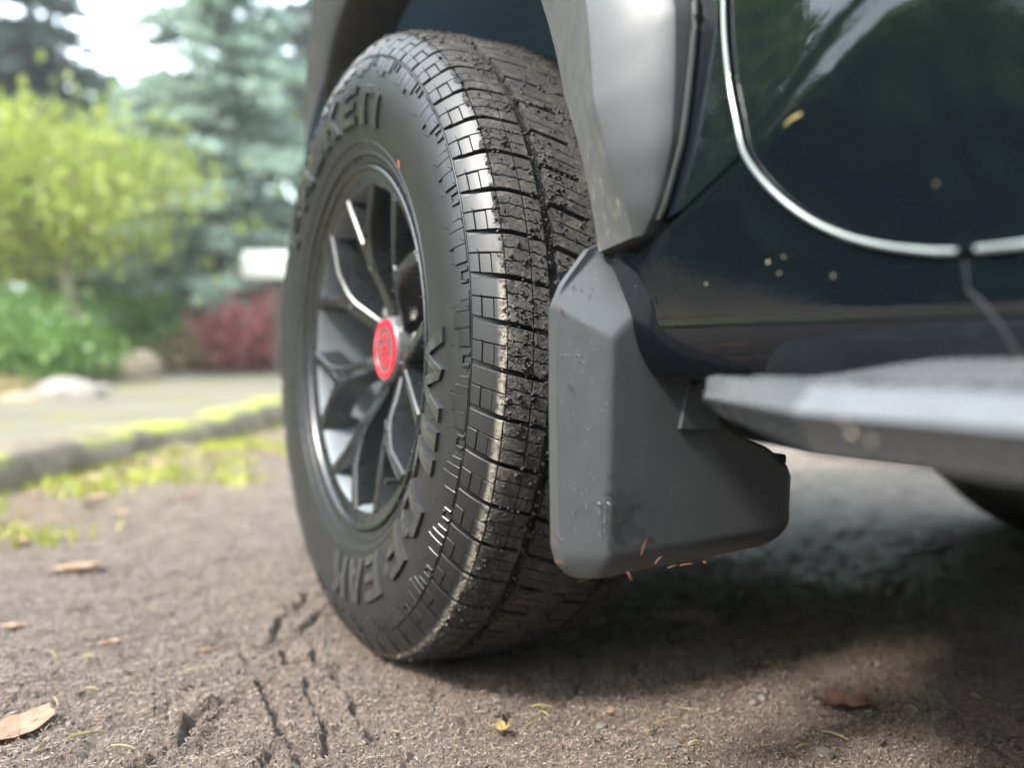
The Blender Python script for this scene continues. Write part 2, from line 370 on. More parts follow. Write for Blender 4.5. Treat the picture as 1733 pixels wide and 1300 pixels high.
for cpts, wd, dp in [([(225, 1305), (300, 1262), (345, 1200), (375, 1188)], 0.0042, 0.017), ([(375, 1188), (415, 1172)], 0.004, 0.010),
    ([(408, 1105), (440, 1160), (455, 1180), (500, 1290)], 0.0028, 0.011), ([(440, 1158), (500, 1158)], 0.0030, 0.010),
    ([(442, 1104), (480, 1055), (520, 1010)], 0.0036, 0.014), ([(500, 1092), (540, 1045), (575, 1022)], 0.0034, 0.012),
    ([(0, 1190), (60, 1178)], 0.0032, 0.012), ([(0, 1212), (40, 1205)], 0.003, 0.011), ([(100, 1190), (135, 1183)], 0.0022, 0.006),
    ([(520, 1150), (520, 1180), (555, 1232)], 0.0026, 0.010), ([(560, 1140), (590, 1190), (640, 1260)], 0.0026, 0.012), ([(486, 1105), (490, 1130)], 0.003, 0.012),
    ([(260, 1260), (320, 1255)], 0.0026, 0.008), ([(365, 1150), (420, 1150)], 0.0024, 0.007), ([(300, 1235), (330, 1215)], 0.0026, 0.006),
    ([(545, 1235), (560, 1290)], 0.003, 0.009), ([(440, 1290), (480, 1270)], 0.0024, 0.007), ([(320, 1170), (345, 1162)], 0.004, 0.010), ([(530, 1095), (545, 1130)], 0.003, 0.009)]:
    crack(cpts, wd*1.45, dp)
for fr, sd, dp, th in ((9.0, 61, 0.0085, .030), (19.0, 64, 0.0050, .040), (34.0, 67, 0.0035, .05)):
    nn_ = noise2(wx, wy, fr, sd, 3); mk = np.clip(noise2(X, Y, 3.2, sd+5, 2)*2.2+.35, 0, 1)*np.clip((1.6-np.hypot(X, Y))/.5, 0, 1)
    kk = np.exp(-(nn_/th)**2)*mk; Z -= dp*kk; CM = np.maximum(CM, kk*.8)
    Z += dp*.5*mk*np.clip(noise2(wx, wy, fr, sd, 3), -.4, .4)
# the tyre has pressed itself a shallow bed
bed = np.exp(-((X+0.0)/0.14)**6-(Y/0.105)**6); Z = Z*(1-bed)+bed*(-0.010)
Z += 0.008*np.exp(-((X+0.175)/0.03)**2-(Y/0.16)**2)
kd = (X-KA[0])*KN[0]+(Y-KA[1])*KN[1]; keep = kd < 0.06
farm = np.clip((np.hypot(X, Y)-2)/4, 0, 1); Z *= (1-0.6*farm)
Fq = grid_faces(*X.shape); kf = keep.ravel(); Fq = Fq[kf[Fq].all(1)]
GXs, GYs, GZ = dx, dy, Z
used = np.zeros(X.size, bool); used[Fq.ravel()] = True; remap = np.cumsum(used)-1
link('driveway', np_mesh('driveway', np.stack([X, Y, Z], -1).reshape(-1, 3)[used], remap[Fq], True), M['ground'], kind='structure')
def clear(x, y):
    i = np.clip(np.searchsorted(GXs, x), 1, len(GXs)-1); j = np.clip(np.searchsorted(GYs, y), 1, len(GYs)-1); return (CM[i, j] < .22)
def gz(x, y):
    i = np.clip(np.searchsorted(GXs, x), 1, len(GXs)-1); j = np.clip(np.searchsorted(GYs, y), 1, len(GYs)-1); return GZ[i, j]
# kerb
mb = MB(); prof = [(-0.035, -0.06), (-0.03, 0.03), (-0.012, 0.085), (0.012, 0.103), (0.07, 0.112), (0.14, 0.112), (0.165, 0.10), (0.18, 0.03)]
rows = []
for i, s_ in enumerate(np.arange(-7, 13, 0.045)):
    c = KA+KT*s_; zoff = float(lane_z(c[0], c[1]))-0.095
    row = []
    for k, (a, z) in enumerate(prof):
        q = c+KN*(a+0.012*math.sin(s_*3.1)); jj = 0.011*float(noise2(np.array([s_*1.0]), np.array([k*0.7]), 5, 90, 3)[0]) + 0.006*float(noise2(np.array([s_]), np.array([k*1.3]), 22, 95, 2)[0])
        row.append((q[0]+KN[0]*jj*1.2, q[1]+KN[1]*jj*1.2, z*(1.0+0.0)+zoff+jj))
    rows.append(row)
mb.grid(rows); link('kerb', mb.mesh('kerb', True, None), M['kerb'], kind='structure')
# lane beyond the kerb
L1 = on(0, 712, 2, 0.1)[:2]
rows = []
for s_ in np.arange(-7, 16, 0.25):
    c = KA+KT*s_; row = []
    half = 0.55+0.085*max(0, s_+0.5)
    for a in np.linspace(0.10, 0.17+2*half, 14):
        q = c+KN*a; z = float(lane_z(q[0], q[1]))+0.008*float(noise2(np.array([q[0]]), np.array([q[1]]), 3, 55, 3)[0])
        row.append((q[0], q[1], z))
    rows.append(row)
mb = MB(); mb.grid(rows); link('lane', mb.mesh('lane', True, None), M['lane'], kind='structure')

# ---- scattered litter on the driveway: shreds, pebbles, needles nobody could count
def slivers(n, xr, yr, ln, wd, tilt, seed, lift=0.001, thick=0.0006):
    r = np.random.default_rng(seed); x = r.uniform(*xr, n); y = r.uniform(*yr, n); ok = clear(x, y); x = x[ok]; y = y[ok]; n = len(x)
    a = r.uniform(0, math.pi, n); L = r.uniform(*ln, n)/2; wv = r.uniform(*wd, n)/2; tl = r.normal(0, tilt, n)
    z = gz(x, y)+lift+np.abs(np.sin(tl))*L*0.8
    d = np.stack([np.cos(a)*np.cos(tl), np.sin(a)*np.cos(tl), np.sin(tl)], -1); s = np.stack([-np.sin(a), np.cos(a), r.normal(0, .3, n)], -1)
    c = np.stack([x, y, z], -1); up = np.array([0, 0, 1.0])
    V = np.stack([c-d*L[:, None], c+s*wv[:, None]+up*thick, c+d*L[:, None], c-s*wv[:, None]+up*thick*0.4, c+up*thick*2.2], 1).reshape(-1, 3)
    b = np.arange(n)[:, None]*5
    F = np.concatenate([b+np.array([[0, 3, 4]]), b+np.array([[3, 2, 4]]), b+np.array([[2, 1, 4]]), b+np.array([[1, 0, 4]])])
    return V, F
V, F = slivers(66000, (-0.72, 0.7), (-0.66, 0.7), (0.003, 0.013), (0.0005, 0.0015), 0.33, 3)
link('bark_shred_litter', np_mesh('bark_shreds', V, F), M['chip'], kind='stuff')
V, F = slivers(520, (-0.75, 0.8), (-0.68, 1.2), (0.014, 0.045), (0.0008, 0.0014), 0.06, 5, 0.002)
link('pine_needle_litter', np_mesh('needle_litter', V, F), simple('needle_litter', (0.20, 0.16, 0.085), 0.5, 0.5, 50), kind='stuff')
def pebbles(n, xr, yr, sr, seed):
    r = np.random.default_rng(seed); bm = bmesh.new(); bmesh.ops.create_icosphere(bm, subdivisions=1, radius=1)
    v0 = np.array([v.co[:] for v in bm.verts]); f0 = np.array([[v.index for v in f.verts] for f in bm.faces]); bm.free()
    x = r.uniform(*xr, n); y = r.uniform(*yr, n); s = sr[0]+(sr[1]-sr[0])*r.random(n)**4
    j = 1+r.normal(0, 0.26, (n, len(v0), 1)); e = r.uniform(0.6, 1.2, (n, 1, 3)); e[:, :, 2] *= 0.7
    V = v0[None]*j*e*s[:, None, None]; V += np.stack([x, y, gz(x, y)+s*0.25], -1)[:, None]
    F = f0[None]+(np.arange(n)*len(v0))[:, None, None]; return V.reshape(-1, 3), F.reshape(-1, 3)
V, F = pebbles(2600, (-0.7, 1.6), (-0.66, 1.0), (0.0010, 0.0052), 9)
link('pebble_litter', np_mesh('pebbles', V, F), M['pebble'], kind='stuff')

def grains(n, xr, yr, sr, seed):
    r = np.random.default_rng(seed); v0 = np.array([(1, 0, 0), (-1, 0, 0), (0, 1, 0), (0, -1, 0), (0, 0, 1), (0, 0, -.6)], float)
    f0 = np.array([(0, 2, 4), (2, 1, 4), (1, 3, 4), (3, 0, 4), (2, 0, 5), (1, 2, 5), (3, 1, 5), (0, 3, 5)])
    x = r.uniform(*xr, n); y = r.uniform(*yr, n); ok = clear(x, y); x = x[ok]; y = y[ok]; n = len(x); s = sr[0]+(sr[1]-sr[0])*r.random(n)**2
    e = r.uniform(.55, 1.5, (n, 1, 3)); e[:, :, 2] *= .6; a = r.uniform(0, TAU, n)
    V = (v0[None]+r.normal(0, .22, (n, 6, 3)))*e*s[:, None, None]; ca, sa = np.cos(a)[:, None], np.sin(a)[:, None]
    V = np.stack([V[..., 0]*ca-V[..., 1]*sa, V[..., 0]*sa+V[..., 1]*ca, V[..., 2]], -1)+np.stack([x, y, gz(x, y)+s*.15], -1)[:, None]
    return V.reshape(-1, 3), (f0[None]+(np.arange(n)*6)[:, None, None]).reshape(-1, 3)
TAU = 2*math.pi
V, F = grains(36000, (-0.64, 0.62), (-0.62, 0.30), (0.0008, 0.0024), 13)
link('mud_crumb_litter', np_mesh('mud_crumb_litter', V, F), M['crumb'], kind='stuff')

# ================================================================== THE CAR
car = empty('car'); tag(car, 'black off-road vehicle with muddy all-terrain tyre, mud flap and side step', 'car')
TAU = 2*math.pi
# ---- tyre profile (x, r) from crown centre to the outer bead; x negative is the outside
ctrl = [(0.0, .4062), (-.03, .4057), (-.06, .4042), (-.09, .4015), (-.104, .3985), (-.115, .392), (-.1245, .3835), (-.1318, .3745), (-.1375, .360), (-.1412, .342), (-.1425, .325), (-.1418, .308), (-.1395, .292), (-.1355, .277), (-.1305, .264), (-.1255, .2545), (-.1235, .2475), (-.119, .2435), (-.108, .240)]
def catmull(P, n):
    P = [np.array(q, float) for q in P]; P = [2*P[0]-P[1]]+P+[2*P[-1]-P[-2]]; out = []
    for i in range(1, len(P)-2):
        for k in range(n):
            t = k/n; a, b, c, d = P[i-1:i+3]
            out.append(0.5*((2*b)+(-a+c)*t+(2*a-5*b+4*c-d)*t*t+(-a+3*b-3*c+d)*t**3))
    out.append(P[-2]); return np.array(out)
PR = catmull(ctrl, 10); SL = np.concatenate([[0], np.cumsum(np.hypot(*np.diff(PR, axis=0).T))])
TN = np.gradient(PR, SL, axis=0); NR = np.stack([TN[:, 1], -TN[:, 0]], -1); NR /= np.linalg.norm(NR, axis=1)[:, None]
if NR[0][1] < 0: NR = -NR
def prof_at(s):
    sg = 1 if s >= 0 else -1; a = abs(s)
    x = np.interp(a, SL, PR[:, 0]); r = np.interp(a, SL, PR[:, 1]); nx = np.interp(a, SL, NR[:, 0]); nr = np.interp(a, SL, NR[:, 1])
    return x*sg, r, nx*sg, nr
def s_of_x(x): return float(np.interp(-x, -PR[:170, 0], SL[:170]))
def s_of_r(r): i = 60; return float(np.interp(-r, -PR[i:, 1], SL[i:]))
def tp(s, th, h):                      # th in degrees: 0 = rear, 90 = top ; wheel-centred coordinates
    x, r, nx, nr = prof_at(s); x += nx*h; r += nr*h; a = R_(th); return (x, -r*math.cos(a), r*math.sin(a))
S_M = s_of_r(.3745); S_C = s_of_x(-.1045)
def hh(s):                              # block height over the carcass
    a = abs(s)
    return 0.0100 if a < S_C-0.004 else float(np.interp(a, [S_C-0.004, S_C+0.006, S_M], [0.0100, 0.0085, 0.0022]))
def patch(mb, s0, s1, ta, tb, dh=0.0, h0=0.0, ns=3, nt_=3, ch=0.0007, hfun=hh):
    fa = ta if callable(ta) else (lambda s: ta); fb = tb if callable(tb) else (lambda s: tb)
    cs = ch; vs = []; idx = {}
    def P(u, v, ins, drop):
        s = s0+(s1-s0)*u; a, b = fa(s), fb(s)
        s += ins*(1 if u < 0.01 else -1 if u > 0.99 else 0)*(1 if s1 > s0 else -1)
        dth = math.degrees(ins/0.4); t = a+(b-a)*v; t += dth*(1 if v < 0.01 else -1 if v > 0.99 else 0)*(1 if b > a else -1)
        h = hfun(s)+dh-drop if drop is not None else h0
        return tp(s, t, h)
    top = [[P(i/ns, j/nt_, cs, 0) for j in range(nt_+1)] for i in range(ns+1)]
    ringi = [(i, 0) for i in range(ns+1)]+[(ns, j) for j in range(1, nt_+1)]+[(i, nt_) for i in range(ns-1, -1, -1)]+[(0, j) for j in range(nt_-1, 0, -1)]
    v = [q for r in top for q in r]; nT = len(v); n = len(ringi); f = []
    for i in range(ns):
        for j in range(nt_): f.append((i*(nt_+1)+j, i*(nt_+1)+j+1, (i+1)*(nt_+1)+j+1, (i+1)*(nt_+1)+j))
    v += [P(i/ns, j/nt_, 0, cs) for i, j in ringi]; v += [P(i/ns, j/nt_, 0, None) for i, j in ringi]
    for k in range(n):
        k2 = (k+1) % n; a, b = ringi[k], ringi[k2]
        f.append((nT+k, nT+k2, b[0]*(nt_+1)+b[1], a[0]*(nt_+1)+a[1])); f.append((nT+n+k, nT+n+k2, nT+k2, nT+k))
    mb.add(v, f)
def fix(me):
    bm = bmesh.new(); bm.from_mesh(me); bmesh.ops.recalc_face_normals(bm, faces=bm.faces); bm.to_mesh(me); bm.free(); return me
def at_wheel(o): o.location = (0, 0, WZ); return o

mb = MB(); full = [tuple(q) for q in PR]; prof = [(-x, r) for x, r in full[::-1]][:-1]+full
mb.revolve(prof[::2]+[prof[-1]], 168)
tyre = at_wheel(link('tyre', fix(mb.mesh('tyre_carcass', True, None)), M['tread'], car)); tyre['label'] = 'mud-caked black all-terrain tyre'
NP = 56; PP = 360/NP
def zig(t, amp, k, slope=0.0, sref=0.0):
    return lambda s: t+amp*(1 if int(abs(s)*k) % 2 else -1)+slope*(abs(s)-sref)
# outer shoulder row
def shoulder(sign):
    mb = MB(); sg = s_of_x(-.066); sm = s_of_x(-.0835); g = 0.34
    S = lambda a: a*sign
    lo, hi = -PP/2+g, PP/2-g; w3 = (hi-lo)/3; sl_ = 8.0
    sk = lambda t: (lambda s: t+sl_*(abs(s)-S_C)*4.2)
    patch(mb, S(sg), S(S_C+0.008), sk(lo), sk(hi), -0.0045, 0.0, 5, 3)          # base under the sipes
    for c0, c1 in ((sg, sm-0.0006), (sm+0.0006, S_C+0.001)):
        for k in range(3):
            e = 0.07
            def edge(t, am=0.09, off=0.0):
                return lambda s: t+sl_*4.2*(abs(s)-S_C)+(am if int(abs(s)/0.0045) % 2 else -am)
            a = sk(lo) if k == 0 else edge(lo+k*w3+e); b = sk(hi) if k == 2 else edge(lo+(k+1)*w3-e)
            patch(mb, S(c0), S(c1), a, b, random.uniform(-.0003, .0003), 0.004, 6, 2, 0.0006)
    mid = 0.12
    patch(mb, S(S_C+0.0016), S(S_M-0.0012), sk(mid), lambda s: sk(hi)(s), 0.0, 0.0, 7, 3, 0.0009)      # plain half
    L = S_M-S_C; a1 = S_C+0.0016; a2 = a1+L*0.30; a3 = a1+L*0.62
    patch(mb, S(a1), S(a2), sk(lo), sk(mid-0.10), 0.0002, 0.0, 4, 3, 0.0006)
    patch(mb, S(a2+0.0003), S(a3), sk(lo+0.05), sk(mid-0.10), -0.0012, 0.0, 4, 3, 0.0006)
    patch(mb, S(a3+0.0003), S(S_M-0.0012), sk(lo+0.1), sk(mid-0.10), -0.0001, 0.0, 4, 3, 0.0006)
    return fix(mb.mesh('shoulder_block', True, 32))
def rib(x0, x1, skew, parts_, gap):
    mb = MB(); s0, s1 = s_of_x(-abs(x0)), s_of_x(-abs(x1))
    if x0 > 0: s0, s1 = -s0, -s1
    if x0 < 0 < -x1 or x0*x1 < 0: s0, s1 = s_of_x(-abs(x0)), -s_of_x(-abs(x1))
    lo, hi = -PP/2+gap, PP/2-gap; n = parts_
    sc_ = (s0+s1)/2
    fs = lambda t, am=0.0: (lambda s: t+skew*(s-sc_)+(am if int(abs(s-s0)/0.0045) % 2 else -am))
    patch(mb, s0, s1, fs(lo), fs(hi), -0.0045, 0.0, 4, 2)
    for k in range(n):
        a = lo+(hi-lo)*k/n+(0.07 if k else 0); b = lo+(hi-lo)*(k+1)/n-(0.07 if k < n-1 else 0)
        patch(mb, s0, s1, fs(a, 0.09 if k else 0), fs(b, 0.09 if k < n-1 else 0), random.uniform(-.0003, .0003), 0.004, 8, 2, 0.0006)
    return fix(mb.mesh('rib_block', True, 32))
rows_ = [(shoulder(1), 0.0), (rib(-.054, -.0195, 55, 3, 0.42), 0.35), (rib(-.0135, .0135, -60, 2, 0.45), 0.1), (rib(.0195, .054, 55, 3, 0.42), 0.65), (shoulder(-1), 0.5)]
def tread_rows():
    for me, ph in rows_:
        for i in range(NP):
            o = link('tread_block', me, M['tread'], tyre)
            o.rotation_euler.x = -R_((i+ph)*PP)
tread_rows()
# mould line, sidewall rings, shoulder plates
def ring(s, h, wd, name, mat, a0=0, a1=360, n=168):
    mb = MB(); rows = []
    for i in range(n+1):
        t = a0+(a1-a0)*i/n; rows.append([tp(s-wd, t, -0.0005), tp(s-wd*0.55, t, h), tp(s+wd*0.55, t, h), tp(s+wd, t, -0.0005)])
    mb.grid(rows); return link(name, fix(mb.mesh(name, True, None)), mat, tyre)
ring(S_M+0.0002, 0.0014, 0.0008, 'mould_line', M['rubber'])
ring(s_of_r(.2725), 0.0009, 0.0009, 'bead_ring', M['rubber'])
ring(s_of_r(.2585), 0.0018, 0.0022, 'bead_ring', M['rubber'])
ring(s_of_r(.341), 0.0007, 0.0009, 'sidewall_ring', M['rubber'], 150, 260, 60)
mb = MB(); h1 = lambda s: 0.0021
q = PP*2
def plate(s0, s1, a, b, dh=0.0): patch(mb, s0, s1, a, b, dh, -0.0005, 3, 3, 0.0006, h1)
sm = S_M+0.0012
plate(sm, sm+0.016, 0.2, 3.0); plate(sm, sm+0.0225, 3.02, 5.6, 0.0001); plate(sm, sm+0.019, 5.62, 7.2, 0.0002)
plate(sm, sm+0.0125, 7.22, 8.6, 0.0); plate(sm+0.0005, sm+0.010, 9.9, 10.5); plate(sm+0.0005, sm+0.010, 11.7, 12.3); plate(sm+0.0088, sm+0.0102, 10.5, 11.7, 0.0001)
me_pl = fix(mb.mesh('shoulder_plate', True, 32))
for i in range(NP//2):
    o = link('shoulder_plate', me_pl, M['rubber'], tyre); o.rotation_euler.x = -R_(i*q)
# raised lettering
LET = {  # strokes as quads in a unit cell (x right, y up)
 'W': (1.55, [[(0, 1), (.24, 1), (.52, 0), (.30, 0)], [(.32, 0), (.54, 0), (.78, .9), (.66, 1)], [(.66, 1), (.84, .9), (1.10, 0), (.88, 0)], [(.92, 0), (1.12, 0), (1.52, 1), (1.28, 1)]]),
 'I': (.42, [[(.02, 0), (.34, 0), (.40, 1), (.06, 1)]]),
 'L': (.95, [[(.02, .24), (.34, .24), (.38, 1), (.06, 1)], [(.0, 0), (.84, 0), (.90, .23), (.02, .23)]]),
 'D': (1.1, [[(.05, 0), (.32, 0), (.32, 1), (.05, 1)], [(.33, .78), (.80, .80), (.66, 1), (.33, 1)], [(.33, 0), (.66, 0), (.80, .2), (.33, .22)], [(.70, .2), (.82, .2), (1.02, .36), (.76, .40)], [(.76, .41), (1.02, .37), (1.02, .66), (.76, .60)], [(.76, .61), (1.02, .67), (.82, .79), (.70, .79)]]),
 'P': (1.0, [[(.05, 0), (.32, 0), (.32, 1), (.05, 1)], [(.33, .80), (.80, .82), (.66, 1), (.33, 1)], [(.33, .36), (.66, .36), (.80, .52), (.33, .55)], [(.70, .53), (.82, .53), (.95, .62), (.95, .72), (.82, .81), (.70, .81)]]),
 'E': (.95, [[(.05, 0), (.32, 0), (.32, 1), (.05, 1)], [(.33, .79), (.86, .79), (.90, 1), (.33, 1)], [(.33, .40), (.78, .40), (.80, .60), (.33, .60)], [(.33, 0), (.86, 0), (.86, .21), (.33, .21)]]),
 'A': (1.05, [[(.0, 0), (.27, 0), (.56, 1), (.36, 1)], [(.76, 0), (1.02, 0), (.68, 1), (.50, .92)], [(.34, .20), (.70, .20), (.64, .38), (.40, .38)]]),
 'K': (1.0, [[(.05, 0), (.32, 0), (.32, 1), (.05, 1)], [(.33, .38), (.48, .52), (.94, 1), (.62, 1), (.33, .66)], [(.48, .50), (.66, .0), (1.0, 0), (.62, .66)]]),
 'F': (.9, [[(.05, 0), (.32, 0), (.32, 1), (.05, 1)], [(.33, .79), (.86, .79), (.90, 1), (.33, 1)], [(.33, .38), (.78, .38), (.80, .58), (.33, .58)]]),
 'N': (1.05, [[(.05, 0), (.31, 0), (.31, 1), (.05, 1)], [(.32, .78), (.74, .80), (.74, 1), (.32, 1)], [(.75, 0), (1.0, 0), (1.0, .84), (.86, 1), (.75, 1)]]),
 'T': (.95, [[(.05, .80), (.92, .80), (.92, 1), (.05, 1)], [(.36, 0), (.62, 0), (.62, .79), (.36, .79)]]),
 'R': (1.0, [[(.05, 0), (.30, 0), (.30, 1), (.05, 1)], [(.31, .80), (.90, .80), (.82, 1), (.31, 1)], [(.31, .40), (.80, .40), (.90, .56), (.31, .58)], [(.70, .59), (.93, .59), (.93, .79), (.70, .79)], [(.46, .39), (.70, .39), (.98, 0), (.70, 0)]]),
 'V': (1.0, [[(0, 1), (.26, 1), (.60, 0), (.40, 0)], [(.76, 1), (1.0, 1), (.60, 0), (.52, .16)]]),
 'S': (.9, [[(.05, .80), (.85, .80), (.85, 1), (.05, 1)], [(.05, .58), (.3, .58), (.3, .79), (.05, .79)], [(.05, .40), (.85, .40), (.85, .57), (.05, .57)], [(.6, .2), (.85, .2), (.85, .39), (.6, .39)], [(.05, 0), (.85, 0), (.85, .19), (.05, .19)]]),
}
def letter(ch, t0, t1, r0, r1, h, name='raised_letter', mat=None):
    wd, st = LET[ch]; mb = MB(); s_lo, s_hi = s_of_r(r0), s_of_r(r1)
    for k, pl in enumerate(st):
        hk = h+0.00012*k
        # refine the outline so that it follows the sidewall
        pts = []
        for a, b in zip(pl, pl[1:]+pl[:1]):
            n = max(1, int(math.hypot(b[0]-a[0], b[1]-a[1])/0.25))
            pts += [(a[0]+(b[0]-a[0])*i/n, a[1]+(b[1]-a[1])*i/n) for i in range(n)]
        cx = sum(p[0] for p in pts)/len(pts); cy = sum(p[1] for p in pts)/len(pts)
        mp = lambda p, hh_: tp(s_lo+(s_hi-s_lo)*p[1], t0+(t1-t0)*p[0]/wd, hh_)
        ins = [(p[0]+(cx-p[0])*0.10, p[1]+(cy-p[1])*0.10) for p in pts]
        n = len(pts); v = [mp(p, -0.001) for p in pts]+[mp(p, hk-0.0004) for p in pts]+[mp(p, hk) for p in ins]+[mp((cx, cy), hk)]
        f = []
        for i in range(n):
            j = (i+1) % n; f += [(i, j, n+j, n+i), (n+i, n+j, 2*n+j, 2*n+i), (2*n+i, 2*n+j, 3*n)]
        mb.add(v, f)
    return link(name, fix(mb.mesh(name, True, 30)), mat or M['letter'], tyre)
for ch, a, b in [('W', 3.6, -13.5), ('I', -14.3, -18.8), ('L', -19.6, -29.4), ('D', -30.8, -42.6), ('P', -44.0, -57), ('E', -60, -72), ('A', -72.8, -84), ('K', -85, -97)]:
    letter(ch, a, b, .280, .334, 0.0042)
for ch, a, b in [('F', 148, 136), ('A', 134, 121), ('L', 120, 109), ('K', 108, 95), ('E', 84+9, 80), ('N', 78, 64.5)]:
    letter(ch, a, b, .294, .340, 0.0042)
# small sidewall print on the far side and near the bead
for word, a0, da, r0, r1 in [('TREAD', 172, 3.1, .262, .270), ('RADIAL', 206, 3.1, .281, .289), ('LT', 92, 3.4, .2515, .2565)]:
    for i, ch in enumerate(word):
        letter(ch, a0-da*i*1.0, a0-da*(i+0.82), r0, r1, 0.0011, 'sidewall_print')
# orange paint dot beside the bead ring
mb = MB(); c = 48.6; s0 = s_of_r(.2825)
pts = [tp(s0+0.006*math.sin(k/12*TAU), c+0.55*math.cos(k/12*TAU), 0.0006) for k in range(12)]
mb.add(pts+[tp(s0, c, 0.0007)], [(k, (k+1) % 12, 12) for k in range(12)]); link('paint_dot', fix(mb.mesh('paint_dot')), M['orange_dot'], tyre)
# vent spews: hair-thin rubber whiskers
mb = MB(); rs = random.Random(5)
def spew(s, th, ln, h=0.0):
    x, r, nx, nr = prof_at(s); a = R_(th); p0 = Vector(tp(s, th, h)); n = Vector((nx, -nr*math.cos(a), nr*math.sin(a)))
    j = Vector((rs.uniform(-.3, .3), rs.uniform(-.3, .3), rs.uniform(-.3, .3))); n2 = (n+j*0.6).normalized()
    mb.tube([p0, p0+n*ln*0.4, p0+n*ln*0.4+n2*ln*0.6], [0.00045, 0.0004, 0.0003], 4)
for i in range(NP*2): spew(S_M+0.001+rs.uniform(0, .002), i*PP/2+rs.uniform(-.5, .5), rs.uniform(.005, .009), 0.002)
for i in range(NP): spew(S_M-0.012, i*PP+1.2, .004, 0.005); spew(S_M+0.021+rs.uniform(-.003, .003), i*PP+rs.uniform(-.6, .6), rs.uniform(.005, .008), 0.001)
for i in range(64): spew(s_of_r(.2715), i*5.6+rs.uniform(-1, 1), rs.uniform(.006, .010)); spew(s_of_r(.256), i*5.6+2.5+rs.uniform(-1, 1), rs.uniform(.005, .009))
for th in (3, -4, -9, -13, -17, -25, -31, -36, -43, -49, -56, -62, 66, 72): spew(s_of_r(rs.uniform(.285, .33)), th, .008, .002)
link('vent_spew', mb.mesh('vent_spew', True, None), M['rubber'], tyre, 'stuff')
# caked crumbs on the tread
def crumbs(n, seed):
    r = np.random.default_rng(seed); bm = bmesh.new(); bmesh.ops.create_icosphere(bm, subdivisions=1, radius=1)
    v0 = np.array([v.co[:] for v in bm.verts]); f0 = np.array([[v.index for v in f.verts] for f in bm.faces]); bm.free()
    V = []
    for i in range(n):
        th = r.uniform(-75, 115); s = r.uniform(s_of_x(0.06) if False else -0.10, S_C+0.006)
        clump = float(noise2(np.array([s*1.0]), np.array([R_(th)*0.4]), 42, 77, 2)[0])
        if clump < 0.02 and r.random() < 0.8: continue
        sz = 0.0004+0.0019*r.random()**3
        c = np.array(tp(s, th, hh(s)+sz*0.15)); V.append(v0*(1+r.normal(0, .38, (len(v0), 1)))*sz*r.uniform(.6, 1.4, (1, 3))+c)
    V = np.array(V); F = f0[None]+(np.arange(len(V))*len(v0))[:, None, None]
    return V.reshape(-1, 3), F.reshape(-1, 3)
V, F = crumbs(15000, 4); at_ = link('mud_crumbs', np_mesh('mud_crumbs', V, F, False), M['tread'], tyre, 'stuff')

# ---- rim
mb = MB()
rim_prof = [(-.116, .2412), (-.1215, .2445), (-.1248, .2440), (-.1262, .2420), (-.1255, .2395), (-.1215, .2372), (-.1195, .2330), (-.1180, .2250), (-.1160, .2200), (-.1080, .2165), (-.06, .2125), (-.02, .2075), (.06, .205), (.112, .215), (.118, .238)]
mb.revolve(rim_prof[:9], 128); rim = at_wheel(link('rim', fix(mb.mesh('rim_lip', True, 40)), M['rim'], car)); rim['label'] = 'matte black seven spoke alloy rim'
mb = MB(); mb.revolve(rim_prof[8:], 128); link('barrel', fix(mb.mesh('barrel', True, 40)), M['barrel'], rim)
def xf(r): return float(np.interp(r, [.045, .07, .10, .15, .20, .224], [-.070, -.078, -.094, -.110, -.1155, -.1165]))
def spoke_mesh():
    hw = lambda mm, r: math.degrees(mm/1000/r)
    o_ = [(.050, -hw(13, .050)), (.075, -hw(11.5, .075)), (.108, -hw(11, .108)), (.128, -hw(13.5, .128)), (.165, -9.6), (.2215, -17.0),
          (.2215, -12.0), (.203, -9.8), (.168, -4.8), (.148, -1.5)]
    out = o_+[(r, -a) for r, a in o_[::-1]]
    P2 = [np.array((-r*math.cos(R_(a)), r*math.sin(R_(a)))) for r, a in out]; rr_ = [r for r, a in out]; n = len(P2)
    ar = sum(P2[i][0]*P2[(i+1) % n][1]-P2[(i+1) % n][0]*P2[i][1] for i in range(n)); sg = 1 if ar > 0 else -1
    N2 = []
    for i in range(n):
        t = P2[(i+1) % n]-P2[i-1]; t /= np.linalg.norm(t); N2.append(np.array((t[1], -t[0]))*sg)
    rings = []
    for off, dx_ in ((-.0026, -.0026), (0, 0), (.0012, .008), (.0052, .034)):
        rings.append([(xf(rr_[i])+dx_, *(P2[i]+N2[i]*off)) for i in range(n)])
    bm = bmesh.new(); R2 = [[bm.verts.new(p) for p in r] for r in rings]
    f = bm.faces.new(R2[0])
    for a, b in zip(R2[:-1], R2[1:]):
        for i in range(n): bm.faces.new((a[i], a[(i+1) % n], b[(i+1) % n], b[i]))
    bm.normal_update(); bmesh.ops.triangulate(bm, faces=[f], ngon_method='EAR_CLIP'); bmesh.ops.recalc_face_normals(bm, faces=bm.faces)
    me = bpy.data.meshes.new('spoke'); bm.to_mesh(me); bm.free()
    me.polygons.foreach_set('use_smooth', [True]*len(me.polygons)); me.set_sharp_from_angle(angle=R_(24)); return me
me_sp = spoke_mesh()
SP0 = 95.0
for i in range(7):
    o = link('spoke', me_sp, M['rim'], rim); o.rotation_euler.x = -R_(SP0+i*360/7)
